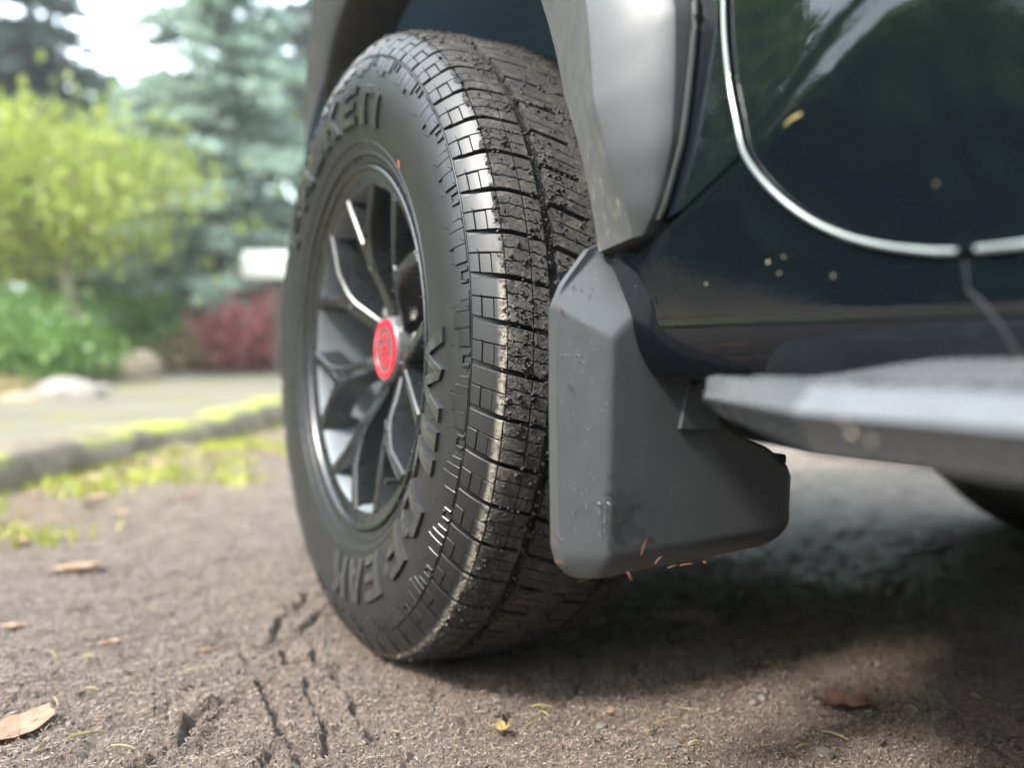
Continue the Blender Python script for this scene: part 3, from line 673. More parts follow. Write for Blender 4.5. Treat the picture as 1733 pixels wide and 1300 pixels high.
# pockets in the spokes
mb = MB()
def oval(r, a, rl, rw, d):
    c = Vector((xf(r)-0.0024, -r*math.cos(R_(a)), r*math.sin(R_(a)))); er = Vector((0, -math.cos(R_(a)), math.sin(R_(a)))); et = Vector((0, math.sin(R_(a)), math.cos(R_(a))))
    n = 14; v = []
    for sc_, dd in ((1.0, 0.0), (0.86, -0.0012), (0.7, 0.0006)): v += [c+er*rl*sc_*math.cos(k/n*TAU)+et*rw*sc_*math.sin(k/n*TAU)+Vector((dd, 0, 0)) for k in range(n)]
    v.append(c+Vector((0.0008, 0, 0)))
    f = []
    for k in range(n):
        j = (k+1) % n; f += [(k, j, n+j, n+k), (n+k, n+j, 2*n+j, 2*n+k), (2*n+k, 2*n+j, 3*n)]
    mb.add(v, f)
oval(.118, 0, .011, .0040, .003)
me_po = fix(mb.mesh('spoke_pocket', True, 40))
for i in range(7): o = link('spoke_pocket', me_po, M['brake'], rim); o.rotation_euler.x = -R_(SP0+i*360/7)
mb = MB(); mb.revolve([(-.044, .018), (-.046, .060), (-.052, .086), (-.044, .094), (-.03, .096)], 72); link('hub_face', fix(mb.mesh('hub_face', True, 30)), M['rim'], rim)
mb = MB(); mb.revolve([(-.040, .052), (-.050, .0490), (-.078, .0470), (-.082, .0455), (-.0835, .0435), (-.0825, .0410)], 64); link('hub_cup', fix(mb.mesh('hub_cup', True, 40)), M['cup'], rim)
mb = MB(); mb.revolve([(-.0822, .0412), (-.0850, .0405), (-.0855, .0320), (-.0846, .0312)], 64); cap = link('centre_cap', fix(mb.mesh('centre_cap', True, 40)), M['red'], rim); cap['label'] = 'red ring centre cap'
mb = MB(); mb.revolve([(-.0846, .0313), (-.0843, .02), (-.0842, .0001)], 48); link('cap_disc', fix(mb.mesh('cap_disc')), M['capgrey'], rim)
cr, sr_ = math.cos(R_(-72)), math.sin(R_(-72))
for i, ch in enumerate('TRD'):
    wd, st = LET[ch]; mb = MB()
    for k, pl in enumerate(st):
        v = []
        for dd in (0.0002, -0.0012-0.0001*k):
            for (px, py) in pl:
                a = (px-wd/2)*0.0155+(i-1)*0.0175+(py-.5)*0.005; b = (py-.5)*0.024
                v.append((-.0846+dd, -(a*cr-b*sr_), a*sr_+b*cr))
        n = len(pl); mb.add(v, [tuple(range(n, 2*n))]+[(j, (j+1) % n, n+(j+1) % n, n+j) for j in range(n)])
    link('cap_letter', fix(mb.mesh('cap_letter', False)), M['red'], rim)
mb = MB(); mb.revolve([(-.068, .0001), (-.068, .0095), (-.064, .0115), (-.046, .0115)], 6); me_l = fix(mb.mesh('lug_nut', False))
for i in range(6):
    a = R_(12+60*i); o = link('lug_nut', me_l, M['chrome'], rim); o.location = (0, -.0699*math.cos(a), .0699*math.sin(a))
mb = MB(); mb.tube([(-.1, 0, 0), (-.118, 0, 0), (-.132, 0, 0)], [.0055, .0042, .0042], 10); o = link('valve_stem', mb.mesh('valve_stem'), M['rubber'], rim)
a = R_(-52); o.location = (0.004, -.207*math.cos(a), .207*math.sin(a))
mb = MB(); mb.revolve([(-.014, .06), (-.018, .165), (-.010, .168), (.010, .168), (.012, .07)], 64); link('brake_disc', fix(mb.mesh('brake_disc', True, 40)), M['brake'], rim)

# ---- the other wheels (plainer, they stand far back in the dark)
mb = MB(); pl_ = [(-x, r+(0.009 if r > .385 else 0)) for x, r in full[::-1]][:-1]+[(x, r+(0.009 if r > .385 else 0)) for x, r in full]
mb.revolve(pl_[::4]+[pl_[-1]], 96); me_t2 = fix(mb.mesh('tyre_plain', True, None))
mb = MB(); mb.revolve(rim_prof, 64); mb.revolve([(-.07, .0001), (-.075, .06), (-.05, .09), (-.03, .2)], 64); me_r2 = fix(mb.mesh('rim_plain', True, 40))
mb = MB()
for k in range(48):
    t = k/48*360
    for s0_, s1_, sg in ((0.004, 0.05, 1), (0.06, 0.115, 1), (0.004, 0.05, -1), (0.06, 0.115, -1)): patch(mb, s0_*sg, s1_*sg, t+0.6, t+6.7, 0.001, 0.004, 3, 1, 0.001, lambda s: 0.0095)
me_b2 = fix(mb.mesh('tread_plain', True, 40))
for (x, y, rz) in ((1.64, 0, math.pi), (0, -2.85, 0), (1.64, -2.85, math.pi)):
    t = link('tyre', me_t2, M['rubber'], car); t.location = (x, y, WZ); t.rotation_euler.z = rz
    r_ = link('rim', me_r2, M['rim'], car); r_.location = (x, y, WZ); r_.rotation_euler.z = rz
    for i in range(7): o = link('spoke', me_sp, M['rim'], r_); o.rotation_euler.x = -R_(i*360/7)
    b = link('tread_pattern', me_b2, M['rubber'], t)

# ---- body side surface
_c = [on(px, py, 0, -0.084) for px, py in ((1090, 424), (1170, 350), (1258, 268), (1370, 130), (1480, 0))]
_cy = [0.3]+[-p[1] for p in _c]+[1.0, 1.4, 2.2, 3.0]; _cz = [.47]+[p[2] for p in _c]+[_c[-1][2]+.08, .80, .86, .88]
def zc(y): return float(np.interp(-y, _cy, _cz))
def plan(y): return 0.46*max(0.0, y-.12)**2
def bx(y, z):
    d = z-zc(y); k = 0.004
    sp = k*math.log1p(math.exp(min(50, -d/k))) if d > -0.2 else -d
    x = -0.088+plan(y)+0.075*max(0, d)+0.10*max(0, d)**2+0.026*(1-math.exp(-sp/0.20))
    if z < .43: x += ((.43-z)/.05)**2*.022
    if z > 0.95: x += (z-.95)**2*0.6
    return x
def rim_in(me, depth=0.02, c=0.003):
    """turn the open border of a panel inwards so that it has thickness"""
    bm = bmesh.new(); bm.from_mesh(me); e = [x for x in bm.edges if x.is_boundary]
    for dx_, dn in ((c*0.7, 0), (depth, 0)):
        ex = bmesh.ops.extrude_edge_only(bm, edges=e)
        for v in [g for g in ex['geom'] if isinstance(g, bmesh.types.BMVert)]: v.co.x += dx_
        e = [x for x in bm.edges if x.is_boundary]
    bmesh.ops.recalc_face_normals(bm, faces=bm.faces); bm.to_mesh(me); bm.free()
    me.polygons.foreach_set('use_smooth', [True]*len(me.polygons)); me.set_sharp_from_angle(angle=R_(50)); return me
def panel(name, P, mat=None, parent=None):
    mb = MB(); mb.grid([[(bx(y, z), y, z) for y, z in r] for r in P]); me = mb.mesh(name, True, None)
    return link(name, rim_in(me), mat or M['paint'], parent or car)
# door seam in the body plane (Y, Z), from the photograph: front edge, rounded corner, bottom edge
def body_hit(px, py):
    x = -0.08
    for _ in range(8): p = on(px, py, 0, x); x = bx(p[1], p[2])-0.003
    return p
SEAM = [body_hit(px, py) for px, py in ((1222, -40), (1224, 60), (1232, 140), (1243, 200), (1262, 270), (1305, 325), (1365, 372), (1430, 402), (1500, 419), (1570, 427), (1616, 428))]
SEAM = catmull([(p[1], p[2]) for p in SEAM], 6)
zb = float(SEAM[-1][1]); topz = 1.06
ytop, ztop = SEAM[0]
SEAM = np.vstack([[(ytop+0.10, topz), (ytop+0.06, ztop+0.22), (ytop+0.025, ztop+0.1)], SEAM])
def yseam(z):  return float(np.interp(-z, -SEAM[:, 1], SEAM[:, 0]))
def zseam(y): return float(np.interp(-y, -SEAM[3:, 0], SEAM[3:, 1]))
# door: rows from its bottom edge to the waist
gap = 0.0022
rows = []
zz_ = list(zb+0.0005+(SEAM[20][1]-zb)*np.linspace(0, 1, 26)**2.2)+list(np.linspace(SEAM[20][1]+0.012, topz, 36))
for z in zz_:
    y0 = yseam(z)-gap-0.001; y1 = -1.62
    rows.append([(y0+(y1-y0)*(u**1.9), z) for u in np.linspace(0, 1, 60)])
door = panel('front_door', rows); door['label'] = 'glossy black front door'
mb = MB(); pts = [(bx(y, z)-0.0035, y-gap*0.5-0.0004, z+0.0006) for y, z in SEAM[3:]]  # grey strip added to draw the light caught on the door edge
mb.tube(pts, [0.0012+0.0006*i/len(pts) for i in range(len(pts))], 8); link('door_edge_glint', mb.mesh('door_edge_glint'), M['edge_glint'], door)
mb = MB(); mb.tube([(bx(y, zb)-0.0035, y, zb+0.0006) for y in np.linspace(SEAM[-1][0]-0.012, -1.6, 12)], 0.0019, 8); link('door_edge_glint', mb.mesh('door_edge_glint'), M['edge_glint'], door)
mb = MB(); hz = 0.93
mb.tube([(bx(-1.36, hz), -1.36, hz), (bx(-1.36, hz)-.035, -1.37, hz), (bx(-1.36, hz)-.04, -1.46, hz), (bx(-1.36, hz)-.035, -1.55, hz), (bx(-1.36, hz), -1.56, hz)], .011, 8); link('door_handle', mb.mesh('door_handle'), M['paint'], door)
rows = [[(y, z) for y in np.linspace(-1.628, -2.32, 14)] for z in np.linspace(zb, topz, 18)]
rd = panel('rear_door', rows); rd['label'] = 'glossy black rear door'
# rocker below the doors, running forward behind the mud flap
ys = np.concatenate([np.linspace(-.46, -.66, 36), np.linspace(-.664, SEAM[-1][0], 40), np.linspace(SEAM[-1][0]-.02, -2.36, 24)])
YC = float(body_hit(1256, 272)[1])
rows = []
for v in np.linspace(0, 1, 26):
    r = []
    for y in ys:
        zt = (zc(y)-0.0015) if y > YC else (zseam(y)-gap-0.001 if y > SEAM[-1][0] else zb-gap-0.001)
        r.append((y, zt+(0.385-zt)*v))
    rows.append(r)
rocker = panel('rocker_panel', rows); rocker['label'] = 'glossy black sill below the doors'
mb = MB(); y_ = float(body_hit(1640, 470)[1])
mb.tube([(bx(y_+a, z)-0.0004, y_+a, z) for z, a in ((zb-.004, 0.004), (zb-.02, 0.002), (.43, -0.006), (.415, -.016), (.40, -.022))], 0.0009, 6); link('sill_seam', mb.mesh('sill_seam'), M['under'], rocker)
# front fender, from the flare out to the seams
def frho(phi):     # outer radius of the flare by angle from the rear horizontal
    return float(np.interp(phi, [5, 8.2, 9.5, 13.5, 21.5, 40, 90, 118, 127, 135, 143, 150, 175], [.592, .600, .616, .641, .671, .680, .662, .655, .655, .640, .618, .60, .59]))
rows = []
for phi in np.concatenate([np.linspace(9.0, 40, 40), np.linspace(42, 176, 60)]):
    c, s = math.cos(R_(phi)), math.sin(R_(phi)); r0 = frho(phi)-0.012; y0, z0 = -r0*c, WZ+r0*s
    # outer end: the crease, the door seam, the bonnet line or the bumper line
    best = 9.0
    for (a, b) in zip(OUT_[:-1], OUT_[1:]) if False else []: pass
    t = np.linspace(r0, 1.6, 1200); yy = -t*c; zz2 = WZ+t*s
    hit = (zz2 > topz) | (yy > 0.80)
    for k in range(len(t)):
        if hit[k] or (yy[k] < yseam(zz2[k])+gap and zz2[k] > zc(YC)) or (zz2[k] < zc(YC) and zz2[k] < zc(yy[k])+0.0015 and yy[k] < -0.4 and k > 3): break
    r1 = max(t[k], r0+0.004)
    rows.append([(-(r0+(r1-r0)*u)*c, WZ+(r0+(r1-r0)*u)*s) for u in np.linspace(0, 1, 22)])
fender = panel('front_fender', rows); fender['label'] = 'glossy black front fender around the wheel arch'
# flare: swept section, (radius, x) by angle
def flare_sec(phi):
    ro = frho(phi); ri = float(np.interp(phi, [5, 9.7, 24, 36, 90, 170], [.545, .540, .526, .538, .540, .540]))
    rc = float(np.interp(phi, [5, 8.5, 10, 13.8, 19, 25.4, 32, 90, 170], [.590, .592, .597, .598, .602, .618, .624, .60, .58]))
    xc = float(np.interp(phi, [5, 8.5, 10, 13.8, 18, 90], [-.099, -.0995, -.107, -.119, -.1268, -.1268]))
    rc = min(rc, ro-0.006); L = lambda f_: (ri+.004+(rc-ri-.004)*f_, -.0990+(xc+.0990)*f_); F_ = lambda f_: (rc+(ro-rc)*f_, xc+(-.0950-xc)*f_-.004*math.sin(math.pi*f_)*min(1, (ro-rc)/.05))
    return [(ri+.03, .02), (ri+.004, -.02), (ri, -.085), (ri+0.0015, -.0955), L(0), L(.33), L(.66), L(.93), L(1),
            F_(.06), F_(.25), F_(.5), F_(.75), F_(.95), (ro, -.0935), (ro, -.03)]
mb = MB(); rows = []
for phi in np.concatenate([np.linspace(8.2, 40, 44), np.linspace(43, 178, 60)]):
    c, s = math.cos(R_(phi)), math.sin(R_(phi)); rows.append([(x+plan(-r*c), -r*c, WZ+r*s) for r, x in flare_sec(phi)])
mb.grid([r[:9] for r in rows]); mb.f.append(tuple(range(9))+())
fl = link('fender_flare', fix(mb.mesh('fender_flare', True, 30)), M['flare_lip'], car); fl['label'] = 'grey plastic wheel arch flare, its grained lip streaked with dried splashes'
mb = MB(); mb.grid([r[8:] for r in rows]); mb.f.append(tuple(range(8))); link('flare_face', fix(mb.mesh('flare_face', True, 26)), M['flare'], fl)
# thin rubber seal between flare and fender
mb = MB(); pts = []
for phi in np.linspace(9.0, 60, 60):
    r = frho(phi)+0.004; y, z = -r*math.cos(R_(phi)), WZ+r*math.sin(R_(phi)); pts.append((bx(y, z)-0.003, y, z))
mb.tube(pts, 0.0024, 8); link('flare_seal', mb.mesh('flare_seal'), dusty_plastic('seal_rubber', (0.010, 0.014, 0.012), (0.06, 0.07, 0.045), 0.6, 0.5, 0.7), fl)
# wheel arch liner
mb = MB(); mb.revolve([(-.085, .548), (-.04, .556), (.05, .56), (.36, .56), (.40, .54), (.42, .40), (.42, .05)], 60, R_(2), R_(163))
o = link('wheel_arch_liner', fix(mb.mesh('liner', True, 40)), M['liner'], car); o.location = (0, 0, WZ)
# lower rear splash wall between the liner and the body
mb = MB(); mb.grid([[(x, -.555+0.02*math.sin(x*9), z) for x in np.linspace(-.03, .42, 12)] for z in np.linspace(.36, .60, 8)]); link('splash_wall', mb.mesh('splash_wall'), M['under'], car)

# ---- mud flap
FY = -0.535
fp = [(1046, 404), (1068, 410), (1082, 455), (1110, 520), (1165, 640), (1196, 690), (1250, 735), (1302, 758), (1334, 787), (1341, 806), (1338, 880), (1328, 908), (1308, 924), (1180, 950), (972, 978), (955, 960), (947, 930), (944, 700), (944, 520), (962, 478), (1004, 420)]
out = [on(px, py, 1, FY-(0.026 if 1 <= i <= 13 else 0.004)) for i, (px, py) in enumerate(fp)]; out = [(p[0], p[2]) for p in out]
bm = bmesh.new()
vs_ = [bm.verts.new((x, FY, z)) for x, z in out]
# face ridge: the left bevel turns away from the rear face
rid = [on(px, py, 1, FY-0.028) for px, py in ((1076, 462), (1040, 492), (1020, 530), (1000, 620), (990, 740), (985, 860), (984, 935))]
rid = [(p[0], p[2]) for p in rid]
bm.free()
def flap_mesh():
    mb = MB(); fd = FY
    # left edge chain top to bottom, ridge chain, right chain: lofted rows by height
    Lc = np.array(out[18:]+[])     # (944,520),(962,478),(1004,420)
    left = np.array([out[0], out[20], out[19], out[18], out[17], out[16], out[15], out[14]]); right = np.array(out[1:13])
    zt = out[0][1]; n = 46; rows = []
    zl = left[:, 1]; bot_l = out[14]; bot_r = out[12]
    rz = np.array([r[1] for r in rid]); rx = np.array([r[0] for r in rid])
    n = 84
    LA, LB = np.array(out[18]), np.array(out[0]); tl = (LB-LA)/np.linalg.norm(LB-LA); nl = np.array((tl[1], -tl[0]))      # slanted top edge and its inward normal
    if nl[0] < 0: nl = -nl
    XL = min(out[17][0], out[18][0]); sm_ = lambda a, b, k: -k*math.log(math.exp(-a/k)+math.exp(-b/k))
    for i in range(n+1):
        v = i/n; z_l = zt+(bot_l[1]-zt)*v; z_r = right[0][1]+(bot_r[1]-right[0][1])*v
        xl = float(np.interp(-z_l, -left[:, 1], left[:, 0])); xr = float(np.interp(-z_r, -right[:, 1], right[:, 0])); R = []
        for f_ in np.linspace(0, 1, 64)**1.25:
            x = xl+(xr-xl)*f_; z = z_l+(z_r-z_l)*f_
            d1 = .78*(x-XL)+.0005; d2 = .66*float(np.dot(np.array((x, z))-LA, nl))+.0005
            d = sm_(sm_(d1, max(d2, -.002), .0006), .028+.003*f_, .0007)
            d -= .010*max(0, 1-(1-v)*n/6.0)**1.4; d -= .007*max(0, (f_-.95)/.05)**2
            R.append((x, fd-max(d, -.002), z))
        rows.append(R)
    mb.grid(rows); me = mb.mesh('mud_flap', True, None)
    bm = bmesh.new(); bm.from_mesh(me); e = [x for x in bm.edges if x.is_boundary]
    ex = bmesh.ops.extrude_edge_only(bm, edges=e); nv = [g for g in ex['geom'] if isinstance(g, bmesh.types.BMVert)]
    for v in nv: v.co.y = fd+0.010
    bmesh.ops.contextual_create(bm, geom=[x for x in bm.edges if x.is_boundary])
    bmesh.ops.recalc_face_normals(bm, faces=bm.faces); bm.to_mesh(me); bm.free()
    me.polygons.foreach_set('use_smooth', [True]*len(me.polygons)); me.set_sharp_from_angle(angle=R_(50)); return me, rows
me_f, frows = flap_mesh()
flap = link('mud_flap', me_f, M['flap'], car); flap['label'] = 'black moulded mud flap with bevelled outer edge and water drops'
# notch, bolt and clip on the flap
nq = [on(px, py, 1, FY-0.034) for px, py in ((1152, 726), (1166, 655), (1186, 648), (1215, 690), (1218, 726))]
mb = MB(); c = [(p[0], FY-0.0215, p[2]) for p in nq]+[(p[0], FY-0.014, p[2]) for p in nq]; k = len(nq)
mb.add([(p[0], FY-0.0345, p[2]) for p in nq]+[(p[0], FY-0.018, p[2]) for p in nq], [tuple(range(k))]+[(i, (i+1) % k, k+(i+1) % k, k+i) for i in range(k)])
link('mounting_pad', fix(mb.mesh('mounting_pad', False)), M['flap'], flap)
p = on(1187, 662, 1, FY-0.03); mb = MB(); mb.tube([(p[0], FY-0.028, p[2]), (p[0], FY-0.041, p[2])], 0.0042, 6); link('bolt', mb.mesh('bolt', False), M['chrome'], flap)
p_clip = on(1316, 772, 1, FY)
# water drops
rr = np.random.default_rng(21); FR = np.array(frows)
bm = bmesh.new(); bmesh.ops.create_icosphere(bm, subdivisions=2, radius=1); v0 = np.array([v.co[:] for v in bm.verts]); f0 = np.array([[v.index for v in f.verts] for f in bm.faces]); bm.free()
Vd = []; Fd = []; nb = 0
def drop(px, py, rad):
    global nb
    d = ray(px, py); best = None
    tgt = FR.reshape(-1, 3)-CAM; zd = tgt@CF; ux = PW/2+FPX*(tgt@CR)/zd; uy = PH/2-FPX*(tgt@CU)/zd
    i = int(np.argmin((ux-px)**2+(uy-py)**2)); pl_y = FR.reshape(-1, 3)[i][1]
    q = on(px, py, 1, pl_y); q[1] -= rad*0.12
    Vd.append(v0*np.array([1, 0.55, 1.05])*rad+q); Fd.append(f0+nb); nb += len(v0)
for px, py in ((972, 487), (985, 492), (998, 503), (1003, 488), (1018, 420), (1024, 432), (1012, 425), (965, 632), (964, 655), (968, 660), (960, 690), (975, 720), (978, 603), (981, 612), (1030, 800), (952, 560)): drop(px, py, rr.uniform(.0010, .0019))
for i in range(150):
    px, py = rr.normal(1040, 26), rr.normal(870, 32); drop(px, py, rr.uniform(.0009, .0019))
for i in range(120): drop(rr.uniform(975, 1280), rr.uniform(560, 940), rr.uniform(.0003, .0007))
link('water_drops', np_mesh('water_drops', np.concatenate(Vd), np.concatenate(Fd), True), M['water'], flap, 'stuff')

# ---- running board
def sec(y):
    t = min(1, max(0, (-y-.685)/.145)); t2 = t
    xo = -.112-.072*t2; xi = -.02
    zm = .3765; xt = xo+.017*(0.4+0.6*t); zt_ = .3885; zb_ = .3575-.004*t; xb = xo+.016
    q = 0.004*(1-t)
    return [(xi, .358), (xb+.05, zb_+.001), (xb, zb_+q), (xo+.004, zm-.006), (xo, zm-.002), (xo+.002, zm+.001), (xt-.004, zt_-.0012), (xt, zt_), (xt+.004, zt_+.0006), (xt+.010, zt_-.0006), (xi-.02, zt_-.0006), (xi, zt_-.0006)]
mb = MB(); rows = [[(x, y, z) for x, z in sec(y)] for y in (-.685, -.69, -.70, -.72, -.74, -.77, -.80, -.83, -.85, -.9, -1.1, -1.5, -2.0, -2.3)]
rows = [[(x, -.6835, .37+(z-.37)*.3) for x, z in sec(-.685)]]+rows
mb.grid(rows); mb.f.append(tuple(range(12))); nlast = len(mb.v)-12; mb.f.append(tuple(nlast+i for i in range(12))[::-1])
board = link('running_board', fix(mb.mesh('running_board', True, 14)), M['board'], car); board['label'] = 'dark grey side step with bevelled outer edge'
mb = MB(); mb.box((0, 0, 0), (.016, .034, .0022)); me_g = mb.mesh('grip_rib', False)
for i in range(26):
    y = -.775-i*.056; s_ = sec(y); o = link('grip_rib', me_g, M['board'], board); o.location = (s_[7][0]+.012, y, .3893); o.rotation_euler.z = 0.0
    for k in (1, 2, 3):
        if y < -.80: o = link('grip_rib', me_g, M['board'], board); o.location = (s_[7][0]+.012+.028*k, y, .3893)
mb = MB(); rows = []
for y in np.concatenate([np.linspace(-.70, -.86, 22), np.linspace(-.95, -2.25, 14)]):
    t = float(np.clip((-y-.70)/.14, 0, 1)); t = t*t*(3-2*t); ht = .387+.022*t
    rows.append([(-.108, y, .3875), (-.100, y, .3885+.002*t), (-.075, y, .388+(ht-.388)*.5), (-.050, y, ht-.003*t), (-.040, y, ht), (-.025, y, ht+.001), (.0, y, ht-.003), (.004, y, .38)])
mb.grid(rows); link('kick_plate', fix(mb.mesh('kick_plate', True, 50)), M['board'], board)
for y in (-.95, -1.55, -2.1):
    mb = MB(); mb.tube([(-.12, y, .352), (.02, y, .335), (.16, y, .36), (.25, y, .40)], [.014, .017, .019, .022], 8); link('step_bracket', mb.mesh('step_bracket'), M['under'], board)

# ---- underbody, skid plate, axle
def rbox(name, c, d, mat, bev=0.04, parent=car, seg=3, tw=None):
    bm = bmesh.new(); bmesh.ops.create_cube(bm, size=1)
    for v in bm.verts:
        v.co.x = c[0]+v.co.x*d[0]; v.co.y = c[1]+v.co.y*d[1]; v.co.z = c[2]+v.co.z*d[2]
        if tw: v.co = Vector(tw(v.co))
    bmesh.ops.bevel(bm, geom=list(bm.edges), offset=bev, segments=seg, affect='EDGES', profile=0.6)
    me = bpy.data.meshes.new(name); bm.to_mesh(me); bm.free(); me.polygons.foreach_set('use_smooth', [True]*len(me.polygons)); me.set_sharp_from_angle(angle=R_(40))
    return link(name, me, mat, parent)
rbox('bracket', (p_clip[0]-.012, FY-.004, p_clip[2]-.002), (.026, .014, .010), M['under'], .003, flap, 2)
rbox('underbody_floor', (.82, -2.1, .46), (1.62, 3.1, .12), M['under'], .03)
rbox('frame_rail', (.36, -1.6, .385), (.10, 4.4, .13), M['under'], .02); rbox('frame_rail', (1.28, -1.6, .385), (.10, 4.4, .13), M['under'], .02)
rbox('engine_tray', (.82, .12, .50), (.78, 1.3, .30), M['under'], .06)
mb = MB(); rows = []
for x in np.linspace(.38, 1.26, 22):
    a = (x-.82)/.44; zz2 = .245+.10*a*a*abs(a)
    rows.append([(x, .55, .40), (x, .40, zz2+.05), (x, .15, zz2), (x, -.30, zz2), (x, -.42, zz2+.03), (x, -.44, .36)])
mb.grid(rows); link('skid_plate', fix(mb.mesh('skid_plate', True, 50)), M['under'], car)
mb = MB(); mb.tube([(.12, 0, WZ-.02), (.5, -.02, WZ-.06), (.82, 0, WZ-.03), (1.14, -.02, WZ-.06), (1.52, 0, WZ-.02)], [.035, .04, .055, .04, .035], 10); link('front_axle', mb.mesh('front_axle'), M['under'], car)
mb = MB(); mb.tube([(.12, -2.85, WZ), (.7, -2.85, WZ), (.82, -2.85, WZ), (.94, -2.85, WZ), (1.52, -2.85, WZ)], [.05, .05, .13, .05, .05], 12); link('rear_axle', mb.mesh('rear_axle'), M['under'], car)
# ---- upper and far body
def taper(v):
    return (v.x+(0.10 if v.x < .8 else -0.10)*(1 if v.z > .95 else 0), v.y, v.z)
rbox('bonnet', (.82, .18, 1.06), (1.60, 1.30, .14), M['paint'], .06, tw=lambda v: (v.x+((.13 if v.x < .8 else -.13) if v.y > .5 else 0)+(0.05 if v.x < .8 else -.05)*(v.z > 1), v.y, v.z+(-.07 if v.y > .5 else .03)))
rbox('front_bumper', (.82, .90, .66), (1.36, .30, .44), M['flare'], .07, tw=lambda v: (v.x, v.y-(.10 if abs(v.x-.82) > .6 and v.y > .9 else 0), v.z))
rbox('grille', (.82, .90, .95), (.95, .10, .22), M['under'], .03)
for x in (.27, 1.37): rbox('headlight', (x, .84, .95), (.24, .16, .14), M['glass'], .03)
rbox('roof', (.82, -1.85, 1.735), (1.36, 2.9, .09), M['paint'], .04)
rbox('cabin', (.82, -1.95, 1.38), (1.52, 3.4, .66), M['glass'], .08, tw=lambda v: (v.x+((.11 if v.x < .8 else -.11) if v.z > 1.4 else 0), v.y+((-.55 if v.y > -1 else .25) if v.z > 1.4 else 0), v.z))
for y0, y1 in ((-.42, -.98), (-1.62, -1.66), (-2.40, -2.48), (-3.55, -3.35)):
    for x0, x1 in ((.045, .165), (1.595, 1.475)):
        mb = MB(); mb.tube([(x0, y0, 1.06), ((x0+x1)/2-.004*(1 if x0 < .5 else -1), (y0+y1)/2, 1.4), (x1, y1, 1.71)], .035, 8); link('roof_pillar', mb.mesh('roof_pillar'), M['paint'], car)
rbox('side_panel', (1.66, -1.30, .76), (.10, 1.75, .70), M['paint'], .045)
rbox('quarter_panel', (1.66, -3.5, .85), (.10, .75, .66), M['paint'], .045); rbox('quarter_panel', (-.02, -3.55, .85), (.10, .66, .66), M['paint'], .045)
rbox('side_panel', (1.66, .74, .80), (.10, .34, .5), M['paint'], .045)
rbox('tailgate', (.82, -3.84, .95), (1.60, .10, .95), M['paint'], .045); rbox('rear_bumper', (.82, -3.90, .56), (1.72, .22, .26), M['flare'], .06)
for x in (-.045, 1.685):
    for yc in ((0, -2.85) if x > 1 else (-2.85,)):
        mb = MB(); rows = []
        for phi in np.linspace(4, 176, 50):
            c, s = math.cos(R_(phi)), math.sin(R_(phi)); sg = -1 if x < 1 else 1
            rows.append([(x+sg*dx_, yc-r*c, WZ+r*s) for r, dx_ in ((.54, -.12), (.54, .04), (.59, .06), (.66, .05), (.68, 0), (.68, -.03))])
        mb.grid(rows); link('fender_flare', fix(mb.mesh('fender_flare_plain', True, 60)), M['flare'], car)
        mb = MB(); mb.revolve([(0, .55), (.3 if x < 1 else -.3, .55)], 40, R_(2), R_(178)); o = link('wheel_arch_liner', fix(mb.mesh('liner_plain')), M['under'], car); o.location = (x, yc, WZ)
        mb = MB(); sg = -1 if x < 1 else 1
        mb.grid([[(x+sg*.02, yc-(.67+(.36)*u)*math.cos(R_(phi)), min(1.07, WZ+(.67+.36*u)*math.sin(R_(phi)))) for u in np.linspace(0, 1, 4)] for phi in np.linspace(8, 172, 40)])
        link('fender_panel', fix(mb.mesh('fender_plain')), M['paint'], car)

# ================================================================== LOOSE THINGS ON THE DRIVEWAY
def leaf_mesh(name, ln, wd, lobes, curl, seed):
    r = random.Random(seed); n = 26; mb = MB(); C0 = []
    for i in range(n):
        a = i/n*TAU; base = 1.0; k = abs(math.sin(a*lobes/2)); rad = 0.55+0.45*k if lobes else 1.0
        rad *= r.uniform(.86, 1.08); x, y = math.cos(a)*ln/2*rad, math.sin(a)*wd/2*rad
        C0.append((x, y))
    v = [(0, 0, 0.002)]
    for f_ in (.5, 1.0):
        for x, y in C0:
            x2, y2 = x*f_, y*f_; v.append((x2, y2, curl*((x2/ln*2)**2+(y2/wd*2)**2)*ln*.25+r.uniform(0, .004)*f_*min(1, ln*20)))
    f = [(0, 1+i, 1+(i+1) % n) for i in range(n)]+[(1+i, 1+n+i, 1+n+(i+1) % n, 1+(i+1) % n) for i in range(n)]
    mb.add(v, f)
    b = len(mb.v); mb.tube([(0, 0, .001), (ln*.5, 0, .003), (ln*.72, ln*.04, .004)], [.0006, .0008, .0008], 5)
    return mb.mesh(name, True, 60)
def leaf(px, py, ln, wd, lobes, mat, rz, curl, label, seed):
    p = on(px, py, 2, 0.0); o = link('fallen_leaf', leaf_mesh('fallen_leaf', ln, wd, lobes, curl, seed), M[mat])
    z = float(gz(p[0], p[1])); o.location = (p[0], p[1], z+.004); o.rotation_euler = (random.uniform(-.06, .06), random.uniform(-.06, .06), rz)
    return tag(o, label, 'leaf', 'fallen leaves on the driveway')
leaf(36, 1240, .082, .044, 0, 'dead_o', 0.75, .25, 'large tan orange fallen leaf with toothed edge on the mud', 1)
leaf(1430, 1194, .075, .050, 5, 'dead_b', -.5, .7, 'dark brown curled leaf lying in the shade under the side step', 2)
leaf(848, 1246, .026, .020, 3, 'dead_y', .4, .9, 'small crumpled pale yellow leaf scrap on the gravel', 3)
leaf(1030, 1215, .015, .010, 3, 'dead_o', .4, .9, 'tiny orange leaf scrap stuck on a dark stone', 4)
leaf(183, 1090, .030, .014, 0, 'dead_o', .1, .5, 'small orange leaf flat on the mud with bare mud around', 5)
leaf(20, 1064, .034, .018, 0, 'dead_o', -.3, .5, 'small orange brown leaf beside fine tyre prints', 6)
